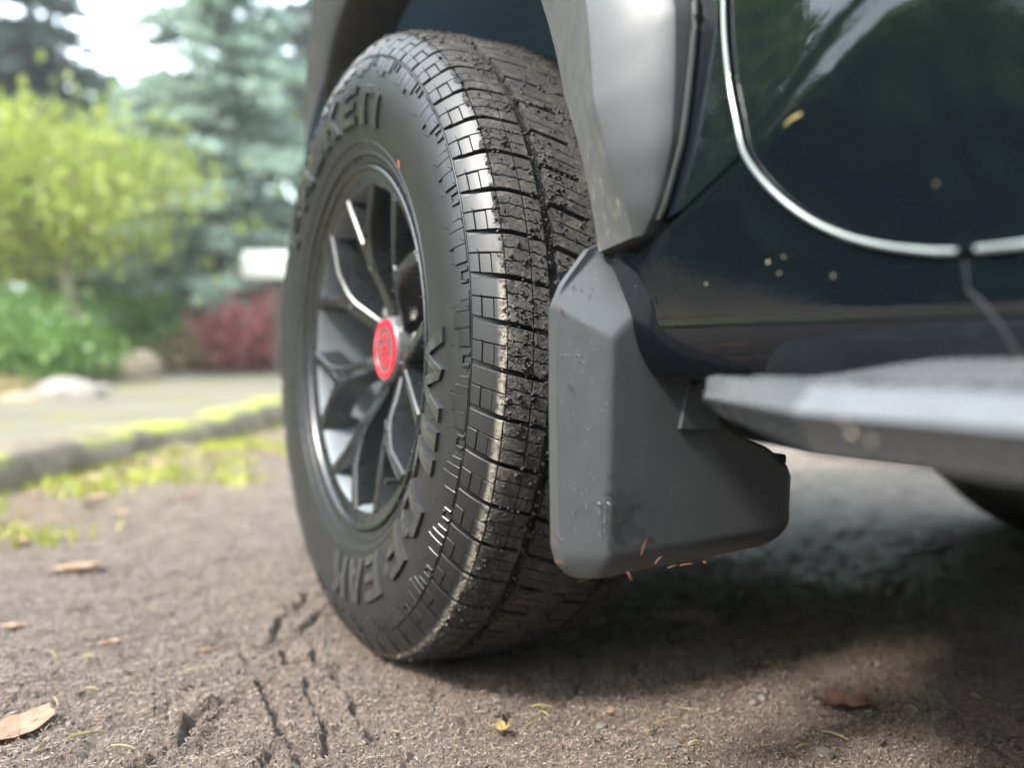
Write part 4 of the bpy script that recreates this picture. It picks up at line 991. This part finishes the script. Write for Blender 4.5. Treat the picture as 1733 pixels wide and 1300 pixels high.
leaf(347, 1103, .030, .009, 0, 'dead_o', .0, .3, 'narrow reddish leaf just ahead of the mud cracks', 7)
leaf(128, 966, .090, .050, 0, 'dead_o', .1, .3, 'pale orange leaf lying alone halfway to the kerb', 8)
rl = random.Random(44)
def kpt(s, d): q = KA+KT*s-KN*d; return q
me_k = [leaf_mesh('kerb_leaf', .07, .05, 5, .5, 60+i) for i in range(4)]
for i in range(46):
    q = kpt(rl.uniform(-.7, 3.4), abs(rl.gauss(0.12, .25))+.06); o = link('fallen_leaf', me_k[i % 4], None)
    if len(o.data.materials) == 0: o.data.materials.append(M[('dead_o', 'dead_y', 'dead_o', 'dead_b')[i % 4]])
    o.location = (q[0], q[1], float(gz(q[0], q[1]))+.008); o.rotation_euler = (rl.uniform(-.3, .3), rl.uniform(-.3, .3), rl.uniform(0, 6)); sc_ = rl.uniform(.6, 1.35); o.scale = (sc_,)*3
    tag(o, ('orange', 'pale yellow', 'orange', 'dark brown')[i % 4]+' fallen leaf in the litter along the mossy kerb', 'leaf', 'leaf litter along the kerb')
def needle(p0, p1, sag, rad, mat, label, group, zfun=True):
    mb = MB(); p0, p1 = Vector(p0), Vector(p1); pts = [p0.lerp(p1, t)+Vector((0, 0, sag*4*t*(1-t))) for t in np.linspace(0, 1, 6)]; c = pts[0].copy()
    mb.tube([q-c for q in pts], [rad*.7, rad, rad, rad, rad*.8, rad*.4], 5); o = link('pine_needle', mb.mesh('pine_needle'), M[mat]); o.location = c
    return tag(o, label, 'pine needle', group)
for (a, b) in (((110, 1255), (185, 1232)), ((118, 1250), (180, 1235)), ((188, 1269), (230, 1272)), ((145, 1166), (168, 1168)), ((138, 1111), (160, 1113)), ((145, 1120), (152, 1110)), ((82, 1100), (96, 1110)), ((300, 1133), (362, 1124)), ((285, 1143), (297, 1128)),
    ((900, 1194), (935, 1195)), ((912, 1198), (930, 1209)), ((1105, 1233), (1150, 1222)), ((1390, 1234), (1436, 1250)), ((1346, 1260), (1371, 1257)), ((1165, 1260), (1185, 1259)), ((1642, 1178), (1662, 1185)), ((1535, 1190), (1554, 1204)), ((60, 1275), (75, 1266)), ((90, 1182), (98, 1190)), ((1290, 1119), (1326, 1121)), ((1400, 1164), (1420, 1178))):
    p, q = on(*a, 2, 0.004), on(*b, 2, 0.004); p[2] = float(gz(p[0], p[1]))+.004; q[2] = float(gz(q[0], q[1]))+.004
    needle(p, q, .002, .0009, 'needle', 'pale yellow pine needle lying on the muddy driveway', 'pine needles on the driveway')
for (a, b, l) in (((1085, 940), (1094, 913), 'thin'), ((1108, 955), (1120, 942), 'thin'), ((934, 900), (948, 921), 'thick'), ((940, 951), (956, 957), 'thick'), ((1062, 968), (1068, 982), 'thick'), ((980, 985), (1022, 973), 'pale'), ((944, 512), (948, 528), 'thick'), ((1150, 958), (1172, 955), 'thick'), ((1190, 952), (1196, 954), 'thick'), ((1130, 962), (1146, 958), 'thin')):
    p, q = on(*a, 1, FY-.032 if a[0] > 1000 else FY-.004), on(*b, 1, FY-.034 if a[0] > 1000 else FY-.006)
    needle(p, q, .0005, .0004 if l == 'thin' else .0007, 'needle' if l == 'pale' else 'needle_o', {'thin': 'thin orange needle stuck to the face of the mud flap', 'thick': 'orange brown needle stuck to the rim of the mud flap', 'pale': 'pale yellow needle hanging under the mud flap'}[l], 'needles stuck to the mud flap')
def stone(name, p, d, mat, label, seed, sub=3, group=None):
    bm = bmesh.new(); bmesh.ops.create_icosphere(bm, subdivisions=sub, radius=1); V = np.array([v.co[:] for v in bm.verts])
    n = 1+0.22*noise2(V[:, 0]+V[:, 2]*.7, V[:, 1]-V[:, 2]*.5, 1.3, seed, 3)+.05*noise2(V[:, 0]*1.1+V[:, 2], V[:, 1]+V[:, 2], 5, seed+3, 2)
    for v, k in zip(bm.verts, n): v.co = Vector((v.co.x*k*d[0], v.co.y*k*d[1], v.co.z*k*d[2]+d[2]*.55))
    me = bpy.data.meshes.new(name); bm.to_mesh(me); bm.free(); me.polygons.foreach_set('use_smooth', [True]*len(me.polygons)); me.set_sharp_from_angle(angle=R_(40))
    o = link(name, me, M[mat]); o.location = p; o.rotation_euler.z = seed; return tag(o, label, 'stone', group)
for i, (px, py, s) in enumerate(((928, 1163, .008), (986, 1163, .0085), (1106, 1216, .010), (1135, 1262, .016), (1018, 1226, .011), (1290, 1185, .009), (1395, 1275, .013), (840, 1212, .007))):
    p = on(px, py, 2, 0.0); stone('stone', (p[0], p[1], float(gz(p[0], p[1]))), (s*.8, s*.6, s*.5), 'pebble', 'small dark grey stone half sunk in the driveway mud', 100+i, 1, 'loose stones on the driveway')

# specks thrown up on the paint and the step
def speck(parent, p, n, rad, name, mat, seed):
    r = random.Random(seed); n = Vector(n).normalized(); a = n.cross(Vector((0, 0, 1))).normalized(); b = n.cross(a); mb = MB(); k = 9
    v = [Vector(p)+(a*math.cos(i/k*TAU)+b*math.sin(i/k*TAU))*rad*r.uniform(.7, 1.2) for i in range(k)]+[Vector(p)+n*rad*.35]
    mb.add(v, [(i, (i+1) % k, k) for i in range(k)]); return link(name, fix(mb.mesh(name)), mat, parent)
M['splash'] = simple('dried_splash', (0.22, 0.19, 0.14), 0.8, 0.2, 200)
for i, (px, py, rad) in enumerate(((1295, 443, .0013), (1321, 434, .0008), (1314, 462, .0008), (1405, 466, .0010), (1579, 310, .0007), (1190, 480, .0009))):
    q = body_hit(px, py); speck(rocker, (bx(q[1], q[2])-.0004, q[1], q[2]), (-1, 0, 0), rad, 'mud_speck', M['splash'], i)
for i, (px, py, rad) in enumerate(((1428, 712, .0010), (1442, 734, .0015), (1474, 746, .0011))):
    q = on(px, py, 0, -.183); speck(board, (-.1835 if q[2] < .3745 else -.1805, q[1], q[2]), (-1, 0, .1), rad, 'mud_speck', M['splash'], 40+i)
q = body_hit(1338, 201); mb = MB(); mb.add([(0, .010, -.004), (-.0012, .004, -.0015), (-.0008, -.010, .0015), (-.0012, -.011, .004), (-.001, -.002, .0028), (-.0004, .009, -.001)], [(0, 1, 4, 5), (1, 2, 3, 4)])
o = link('leaf_fragment', mb.mesh('leaf_fragment', False), M['dead_y']); o.scale = (.7, .7, .7); o.location = (bx(q[1], q[2])-.001, q[1], q[2]); tag(o, 'narrow tan leaf fragment stuck to the glossy black front door', 'leaf')

# ================================================================== BACKGROUND
def gpt(px, py, dep):
    p = at_depth(px, py, dep); return p
def leaves(C, size, seed, up=0.3, asp=0.6):
    r = np.random.default_rng(seed); n = len(C); d = r.normal(0, 1, (n, 3)); d /= np.linalg.norm(d, axis=1)[:, None]
    e = np.cross(d, r.normal(0, 1, (n, 3))); e /= np.linalg.norm(e, axis=1)[:, None]; s = size*r.uniform(.6, 1.4, (n, 1))
    V = np.stack([C-d*s, C+e*s*asp, C+d*s, C-e*s*asp], 1).reshape(-1, 3); F = np.arange(4*n).reshape(-1, 4); return V, F
def broadleaf(base, h, spread, mat, bark, n_limb, per, lsize, seed, name, label, trunk_r=.07, lean=(0, 0), low=.35, group='trees beyond the lane', cat='tree'):
    r = random.Random(seed); nr = np.random.default_rng(seed); root = empty(name, base); tag(root, label, cat, group)
    mb = MB(); tops = []
    pts = [Vector((lean[0]*t+r.uniform(-.03, .03)*h*.3*(t > 0), lean[1]*t+r.uniform(-.03, .03)*h*.3*(t > 0), h*.85*t-.08*(t == 0))) for t in np.linspace(0, 1, 7)]
    mb.tube(pts, [trunk_r*(1-.8*t) for t in np.linspace(0, 1, 7)], 8)
    C = []
    for i in range(n_limb):
        t = r.uniform(low, 1.0); p0 = pts[0].lerp(pts[-1], t); a = r.uniform(0, TAU); L = spread*r.uniform(.5, 1.05)*(1.15-.55*t)
        p1 = p0+Vector((math.cos(a)*L*.5, math.sin(a)*L*.5, L*r.uniform(.05, .35))); p2 = p0+Vector((math.cos(a)*L, math.sin(a)*L, L*r.uniform(.1, .55)))
        mb.tube([p0, p1, p2], [trunk_r*.35*(1.1-t*.6), trunk_r*.22, trunk_r*.08], 5)
        for q in (p1, p1.lerp(p2, .5), p2):
            k = per//3; C.append(np.array(q)+nr.normal(0, 1, (k, 3))*np.array([.24, .24, .15])*spread*r.uniform(.5, 1.1)*.8)
    link('trunk', mb.mesh('trunk'), M[bark], root); C = np.concatenate(C); C = C[C[:, 2] > 0.05]
    V, F = leaves(C, lsize, seed); link('crown', np_mesh('crown', V, F), M[mat], root); return root
def conifer(base, h, spread, mat, bark, seed, name, label, layers=22, per=9, nl=.05, trunk_r=.09, z0=.12, group='trees beyond the lane', dens=26):
    r = random.Random(seed); nr = np.random.default_rng(seed); root = empty(name, base); tag(root, label, 'tree', group)
    mb = MB(); mb.tube([(0, 0, -.1), (0, 0, h*.5), (0, 0, h)], [trunk_r, trunk_r*.6, .008], 8); C = []; D = []
    for i in range(layers):
        t = z0+(1-z0)*(i+r.uniform(-.3, .3))/layers
        if t > .98: continue
        for k in range(per):
            a = r.uniform(0, TAU); L = spread*(1-t)**.75*r.uniform(.75, 1.1)+.05; p0 = Vector((0, 0, t*h)); d = Vector((math.cos(a), math.sin(a), 0))
            p1 = p0+d*L*.55+Vector((0, 0, .04*L)); p2 = p0+d*L+Vector((0, 0, -.12*L+.05))
            mb.tube([p0, p1, p2], [trunk_r*.16, trunk_r*.1, .003], 4, False)
            for u in np.linspace(.25, 1, max(4, int(dens*L/1.2))):
                q = p0.lerp(p1, u/.55) if u < .55 else p1.lerp(p2, (u-.55)/.45); wv = .20*L*(1.1-u)+.05
                c = np.array(q)+nr.normal(0, 1, (5, 3))*np.array([wv*.55, wv*.55, .022]); C.append(c)
    link('trunk', mb.mesh('trunk'), M[bark], root); C = np.concatenate(C); V, F = leaves(C, nl, seed, asp=.42); V[:, 2] = V[:, 2]
    link('crown', np_mesh('crown', V, F), M[mat], root); return root
def zfix(px, py, dep): p = at_depth(px, py, dep); return (p[0], p[1], float(lane_z(p[0], p[1]))-.05)
conifer(zfix(372, 622, 8.6), 5.6, 1.45, 'leaf_bl', 'bark_dark', 3, 'blue_spruce', 'pale blue green spruce with tiered branches behind the white mailbox', 26, 11, .055, .075, .10)
broadleaf(zfix(128, 640, 6.6), 1.95, 1.30, 'leaf_yg', 'bark_pale', 36, 130, .036, 5, 'small_tree', 'small yellow green tree with pale forked trunk beyond the lane', .062, (-.10, .05), .62)
broadleaf(zfix(285, 628, 10.2), 3.3, 1.15, 'leaf_yg', 'bark', 32, 120, .05, 8, 'small_tree', 'taller yellow green tree between the pale trunk and the spruce', .07, (.0, .05), .25)
broadleaf(zfix(-90, 632, 7.6), 2.5, 1.5, 'leaf_yg', 'bark', 36, 140, .05, 15, 'small_tree', 'yellow green tree beside the round green shrub', .06, (.1, 0), .3)
conifer(zfix(-25, 625, 12.5), 9.0, 2.3, 'leaf_dk', 'bark_dark', 9, 'dark_fir', 'tall dark fir with drooping boughs beside the bright sky gap', 30, 9, .10, .14, .14, dens=22)
conifer(zfix(-230, 622, 10.5), 8.5, 2.3, 'leaf_dk', 'bark_dark', 10, 'dark_fir', 'tall dark fir standing apart beyond the yellow green trees', 28, 9, .10, .14, .14, dens=22)
conifer(zfix(560, 614, 15), 9.0, 2.5, 'leaf_dk', 'bark_dark', 12, 'dark_fir', 'tall fir behind the blue spruce', 26, 9, .10, .14, .1, dens=22)
broadleaf(zfix(190, 618, 15), 4.6, 2.2, 'leaf_gr', 'bark', 40, 160, .09, 23, 'green_tree', 'broad mid green tree far behind the small trees', .1, (0, 0), .15)
broadleaf(zfix(430, 610, 17), 5.2, 2.6, 'leaf_gr', 'bark', 40, 160, .10, 24, 'green_tree', 'broad green tree far behind the spruce and mailbox', .1, (0, 0), .15)
def shrub(px, py, dep, h, w_, mat, lsize, seed, label, name='shrub', n=2600, cat='shrub'):
    base = zfix(px, py, dep); root = empty(name, base); tag(root, label, cat); r = random.Random(seed); nr = np.random.default_rng(seed); mb = MB(); C = []
    for i in range(16):
        a = r.uniform(0, TAU); k = r.uniform(.2, 1); e = Vector((math.cos(a)*w_*k, math.sin(a)*w_*k, h*r.uniform(.5, 1)*(1.1-.4*k))); mb.tube([(0, 0, -.03), e*.5+Vector((0, 0, h*.1)), e], [.014, .009, .003], 5)
        C.append(np.array(e)+nr.normal(0, 1, (n//16, 3))*np.array([w_*.28, w_*.28, h*.2])); C.append(np.array(e)*.6+nr.normal(0, 1, (n//32, 3))*np.array([w_*.3, w_*.3, h*.2]))
    link('stem', mb.mesh('stem'), M['bark'], root); C = np.concatenate(C); C = C[C[:, 2] > .01]; V, F = leaves(C, lsize, seed); link('foliage', np_mesh('foliage', V, F), M[mat], root); return root
shrub(55, 640, 6.0, .50, .50, 'leaf_gr', .035, 31, 'rounded bright green shrub beside the pale trunk')
shrub(205, 632, 7.6, .62, .45, 'leaf_gr', .035, 32, 'green shrub behind the rounded brown boulder')
shrub(432, 612, 7.6, .50, .45, 'leaf_rd', .035, 33, 'red leaved bush below the white mailbox')
shrub(312, 622, 8.0, .42, .28, 'leaf_rd', .03, 34, 'smaller sparse reddish bush between the dark post and the spruce trunk', n=1000)
shrub(345, 622, 7.6, .36, .34, 'leaf_dry', .03, 36, 'brown dry shrub between the dark post and the red bush', n=1100)
shrub(520, 612, 8.5, .7, .5, 'leaf_rd', .035, 35, 'red leaved bush half hidden behind the tyre')
# dark post and mailbox
mp = zfix(470, 600, 7.2); bxr = empty('mailbox', mp); tag(bxr, 'white mailbox on a dark wooden post above the red bush', 'mailbox')
ctr = at_depth(455, 448, 7.2); hz_ = ctr[2]-mp[2]
mb = MB(); mb.tube([(0, 0, -.05), (0, 0, hz_*.6), (0, 0, hz_-.10)], .045, 4); link('post', mb.mesh('post', False), M['post'], bxr)
mb = MB(); n = 14; prof = [(-.10, -.115), (.10, -.115), (.10, .03)]+[(.10*math.cos(a), .03+.085*math.sin(a)) for a in np.linspace(.2, math.pi-.2, 9)]+[(-.10, .03)]
rt = Vector((CR[0], CR[1], 0)).normalized(); fw = Vector((-rt.y, rt.x, 0)); off = Vector((ctr[0]-mp[0], ctr[1]-mp[1], hz_))
k = len(prof); va = [off+rt*(-.20)+fw*a+Vector((0, 0, z)) for a, z in prof]; vb = [off+rt*.20+fw*a+Vector((0, 0, z)) for a, z in prof]
mb.add(va+vb, [tuple(range(k))[::-1], tuple(range(k, 2*k))]+[(i, (i+1) % k, k+(i+1) % k, k+i) for i in range(k)]); link('box', fix(mb.mesh('box', True, 40)), M['white'], bxr)
mb = MB(); va = [off+rt*.205+fw*a*.96+Vector((0, 0, z*.96)) for a, z in prof]; vb = [off+rt*.215+fw*a*.96+Vector((0, 0, z*.96)) for a, z in prof]
mb.add(va+vb, [tuple(range(k))[::-1], tuple(range(k, 2*k))]+[(i, (i+1) % k, k+(i+1) % k, k+i) for i in range(k)]); link('door', fix(mb.mesh('box_door', True, 40)), M['white'], bxr)
pp = zfix(335, 624, 7.8); mb = MB(); mb.tube([(0, 0, -.05), (0, .005, .2), (0, 0, .32)], [.05, .048, .045], 8); mb.tube([(0, 0, .318), (0, 0, .335)], [.055, .04], 8); o = link('fence_post', mb.mesh('fence_post', True, 40), M['post']); o.location = pp; tag(o, 'short dark wooden post near the spruce trunk', 'post')
p = zfix(112, 690, 5.0); stone('boulder', p, (.20, .16, .10), 'stone', 'pale boulder at the lane edge below the pale trunk', 3)
p = zfix(40, 700, 4.8); stone('boulder', p, (.14, .11, .06), 'stone_b', 'low brown rock beside the pale boulder', 5)
p = zfix(228, 648, 6.6); stone('boulder', p, (.22, .20, .17), 'stone_b', 'rounded brown boulder in front of a green shrub', 7)
p = zfix(165, 676, 5.4); stone('boulder', p, (.13, .1, .06), 'stone', 'small pale rock between the pale boulder and the rounded brown one', 9)
# verge grass, moss and dry grass: nobody could count it
def tufts(n, sr, dr, hgt, seed, wd, zf):
    r = np.random.default_rng(seed); s = r.uniform(*sr, n); d = r.uniform(*dr, n); P = KA[None]+KT[None]*s[:, None]+KN[None]*d[:, None]
    z = zf(P[:, 0], P[:, 1]); a = r.uniform(0, TAU, n); h = hgt*r.uniform(.4, 1.3, n); ln = r.normal(0, .5, (n, 2))*h[:, None]
    b = np.stack([P[:, 0], P[:, 1], z], -1); e = np.stack([np.cos(a), np.sin(a), 0*a], -1)*wd; t = b+np.concatenate([ln, h[:, None]], 1)
    V = np.stack([b-e, b+e, t], 1).reshape(-1, 3); return V, np.arange(3*n).reshape(-1, 3)
def lane_far(s): return 0.17+2*(0.55+0.085*np.maximum(0, s+0.5))
r = np.random.default_rng(70); n = 9000; s = r.uniform(-1, 12, n); d = lane_far(s)+np.abs(r.normal(0, .5, n))-.05
P = KA[None]+KT[None]*s[:, None]+KN[None]*d[:, None]; z = lane_z(P[:, 0], P[:, 1])-.02; a = r.uniform(0, TAU, n); h = .09*r.uniform(.4, 1.6, n); ln = r.normal(0, .6, (n, 2))*h[:, None]
b = np.stack([P[:, 0], P[:, 1], z], -1); e = np.stack([np.cos(a), np.sin(a), 0*a], -1)*.012; t = b+np.concatenate([ln, h[:, None]], 1)
link('dry_grass', np_mesh('dry_grass', np.stack([b-e, b+e, t], 1).reshape(-1, 3), np.arange(3*n).reshape(-1, 3)), M['leaf_dry'], kind='stuff')
V, F = tufts(2600, (-1.5, 7), (-.07, .0), .022, 71, .006, lambda x, y: gz(x, y)); link('kerb_moss', np_mesh('kerb_moss', V, F), M['moss'], kind='stuff')
rg = np.random.default_rng(72); n = 24; Vs = []; nn = 0
for i in range(n):
    c = kpt(rg.uniform(-.6, 3.6), abs(rg.normal(.1, .28))+.05); k = 90; q = c[None]+rg.normal(0, .055, (k, 2)); z = gz(q[:, 0], q[:, 1]); h = rg.uniform(.012, .05, k); a = rg.uniform(0, TAU, k)
    b = np.stack([q[:, 0], q[:, 1], z], -1); e = np.stack([np.cos(a), np.sin(a), 0*a], -1)*.004; t = b+np.stack([rg.normal(0, .5, k)*h, rg.normal(0, .5, k)*h, h], -1); Vs.append(np.stack([b-e, b+e, t], 1).reshape(-1, 3))
V = np.concatenate(Vs); link('grass_sprouts', np_mesh('grass_sprouts', V, np.arange(len(V)).reshape(-1, 3)), M['moss'], kind='stuff')
# trees round the rest of the yard, which the paint mirrors
for i, (x, y, k) in enumerate(((-6.0, 5.5, 1), (-4.5, -8.5, 1), (-8, -8, 2), (3.5, -13, 2), (8.5, -6, 1), (9.5, 3.5, 2), (7.0, 12.0, 2), (-3.5, 9.5, 2))):
    z = float(bank_z(np.array(x), np.array(y)))
    if k == 2: conifer((x, y, z), 8.5, 2.3, 'leaf_dk', 'bark_dark', 200+i, 'dark_fir', ['tall dark fir at the edge of the yard'][0], 20, 7, .13, .13, .12, dens=14, group='trees round the yard')
    else: broadleaf((x, y, z), 3.6 if k == 0 else 4.8, 1.7, 'leaf_gr', 'bark', 26, 120, .10, 200+i, 'green_tree', 'leafy green tree at the edge of the yard', .09, (0, 0), .2, 'trees round the yard')

# a far wood that reads as one mass, and foliage added unseen behind the camera to block low sky
r = np.random.default_rng(91); n = 9000; t = r.uniform(-14, 22, n); dep = r.uniform(17, 24, n); hgt = np.minimum(r.gamma(2.0, 1.0, n), 5.5)*(0.7+0.3*np.sin(t*.9))
P = np.stack([CAM[0]+CF[0]*dep+CR[0]*t, CAM[1]+CF[1]*dep+CR[1]*t], -1); C = np.concatenate([P, (0.6+hgt)[:, None]], 1)
V, F = leaves(C, .22, 92); link('far_wood', np_mesh('far_wood', V, F), M['leaf_gr'], kind='stuff')
hd = empty('blocker_hedge', (-1.0, -6.0, 0)); tag(hd, 'unseen dark green foliage wall added to block low sky', 'blocker_hedge')
r = np.random.default_rng(93); C = np.stack([r.uniform(-6.5, 7, 16000), r.uniform(-.6, .6, 16000), r.uniform(0, 3.6, 16000)], -1); V, F = leaves(C, .10, 94); link('foliage', np_mesh('foliage', V, F), M['leaf_dk'], hd)
mb = MB()
for x in np.arange(-6.2, 6.9, .8): mb.tube([(x, 0, -.1), (x+.05, .03, 1.2), (x, 0, 3.0)], [.05, .04, .01], 6)
link('stem', mb.mesh('stem'), M['bark'], hd)

# unseen foliage ring added to block low sky, kept low where light enters
r = np.random.default_rng(95); n = 42000; az = r.uniform(0, TAU, n); vx = np.degrees((az-YAW+math.pi) % TAU-math.pi)
ok = (vx < -42) | (vx > 2); az = az[ok]; n = len(az); rad = r.uniform(11, 16, n); top = 6.2+1.6*np.sin(az*9)+1.2*np.sin(az*23+1); left = np.abs((az-1.5*math.pi+math.pi) % TAU-math.pi) < R_(42); ahead = (vx[ok] > 2) & (vx[ok] < 75); top = np.where(left, 2.4+.5*np.sin(az*17), np.where(ahead, 3.2, top))
C = np.stack([CAM[0]+np.sin(az)*rad, CAM[1]+np.cos(az)*rad, r.random(n)**.9*top], -1); V, F = leaves(C, .34, 96); link('sky_block_wood', np_mesh('sky_block_wood', V, F), M['leaf_gr'], kind='stuff')

# thin scattering volume added to pale and brighten the far trees
mb = MB(); mb.box((0, 0, 5.5), (410, 410, 13.2)); hz = link('haze', mb.mesh('haze', False), None, kind='stuff')
hm = bpy.data.materials.new('haze'); hm.use_nodes = True; hn = hm.node_tree; hn.nodes.clear()
pv = hn.nodes.new('ShaderNodeVolumePrincipled'); pv.inputs['Color'].default_value = (.93, .97, 1.0, 1); pv.inputs['Density'].default_value = 0.0034; pv.inputs['Anisotropy'].default_value = 0.2
ho = hn.nodes.new('ShaderNodeOutputMaterial'); hn.links.new(pv.outputs[0], ho.inputs['Volume']); hz.data.materials.append(hm)
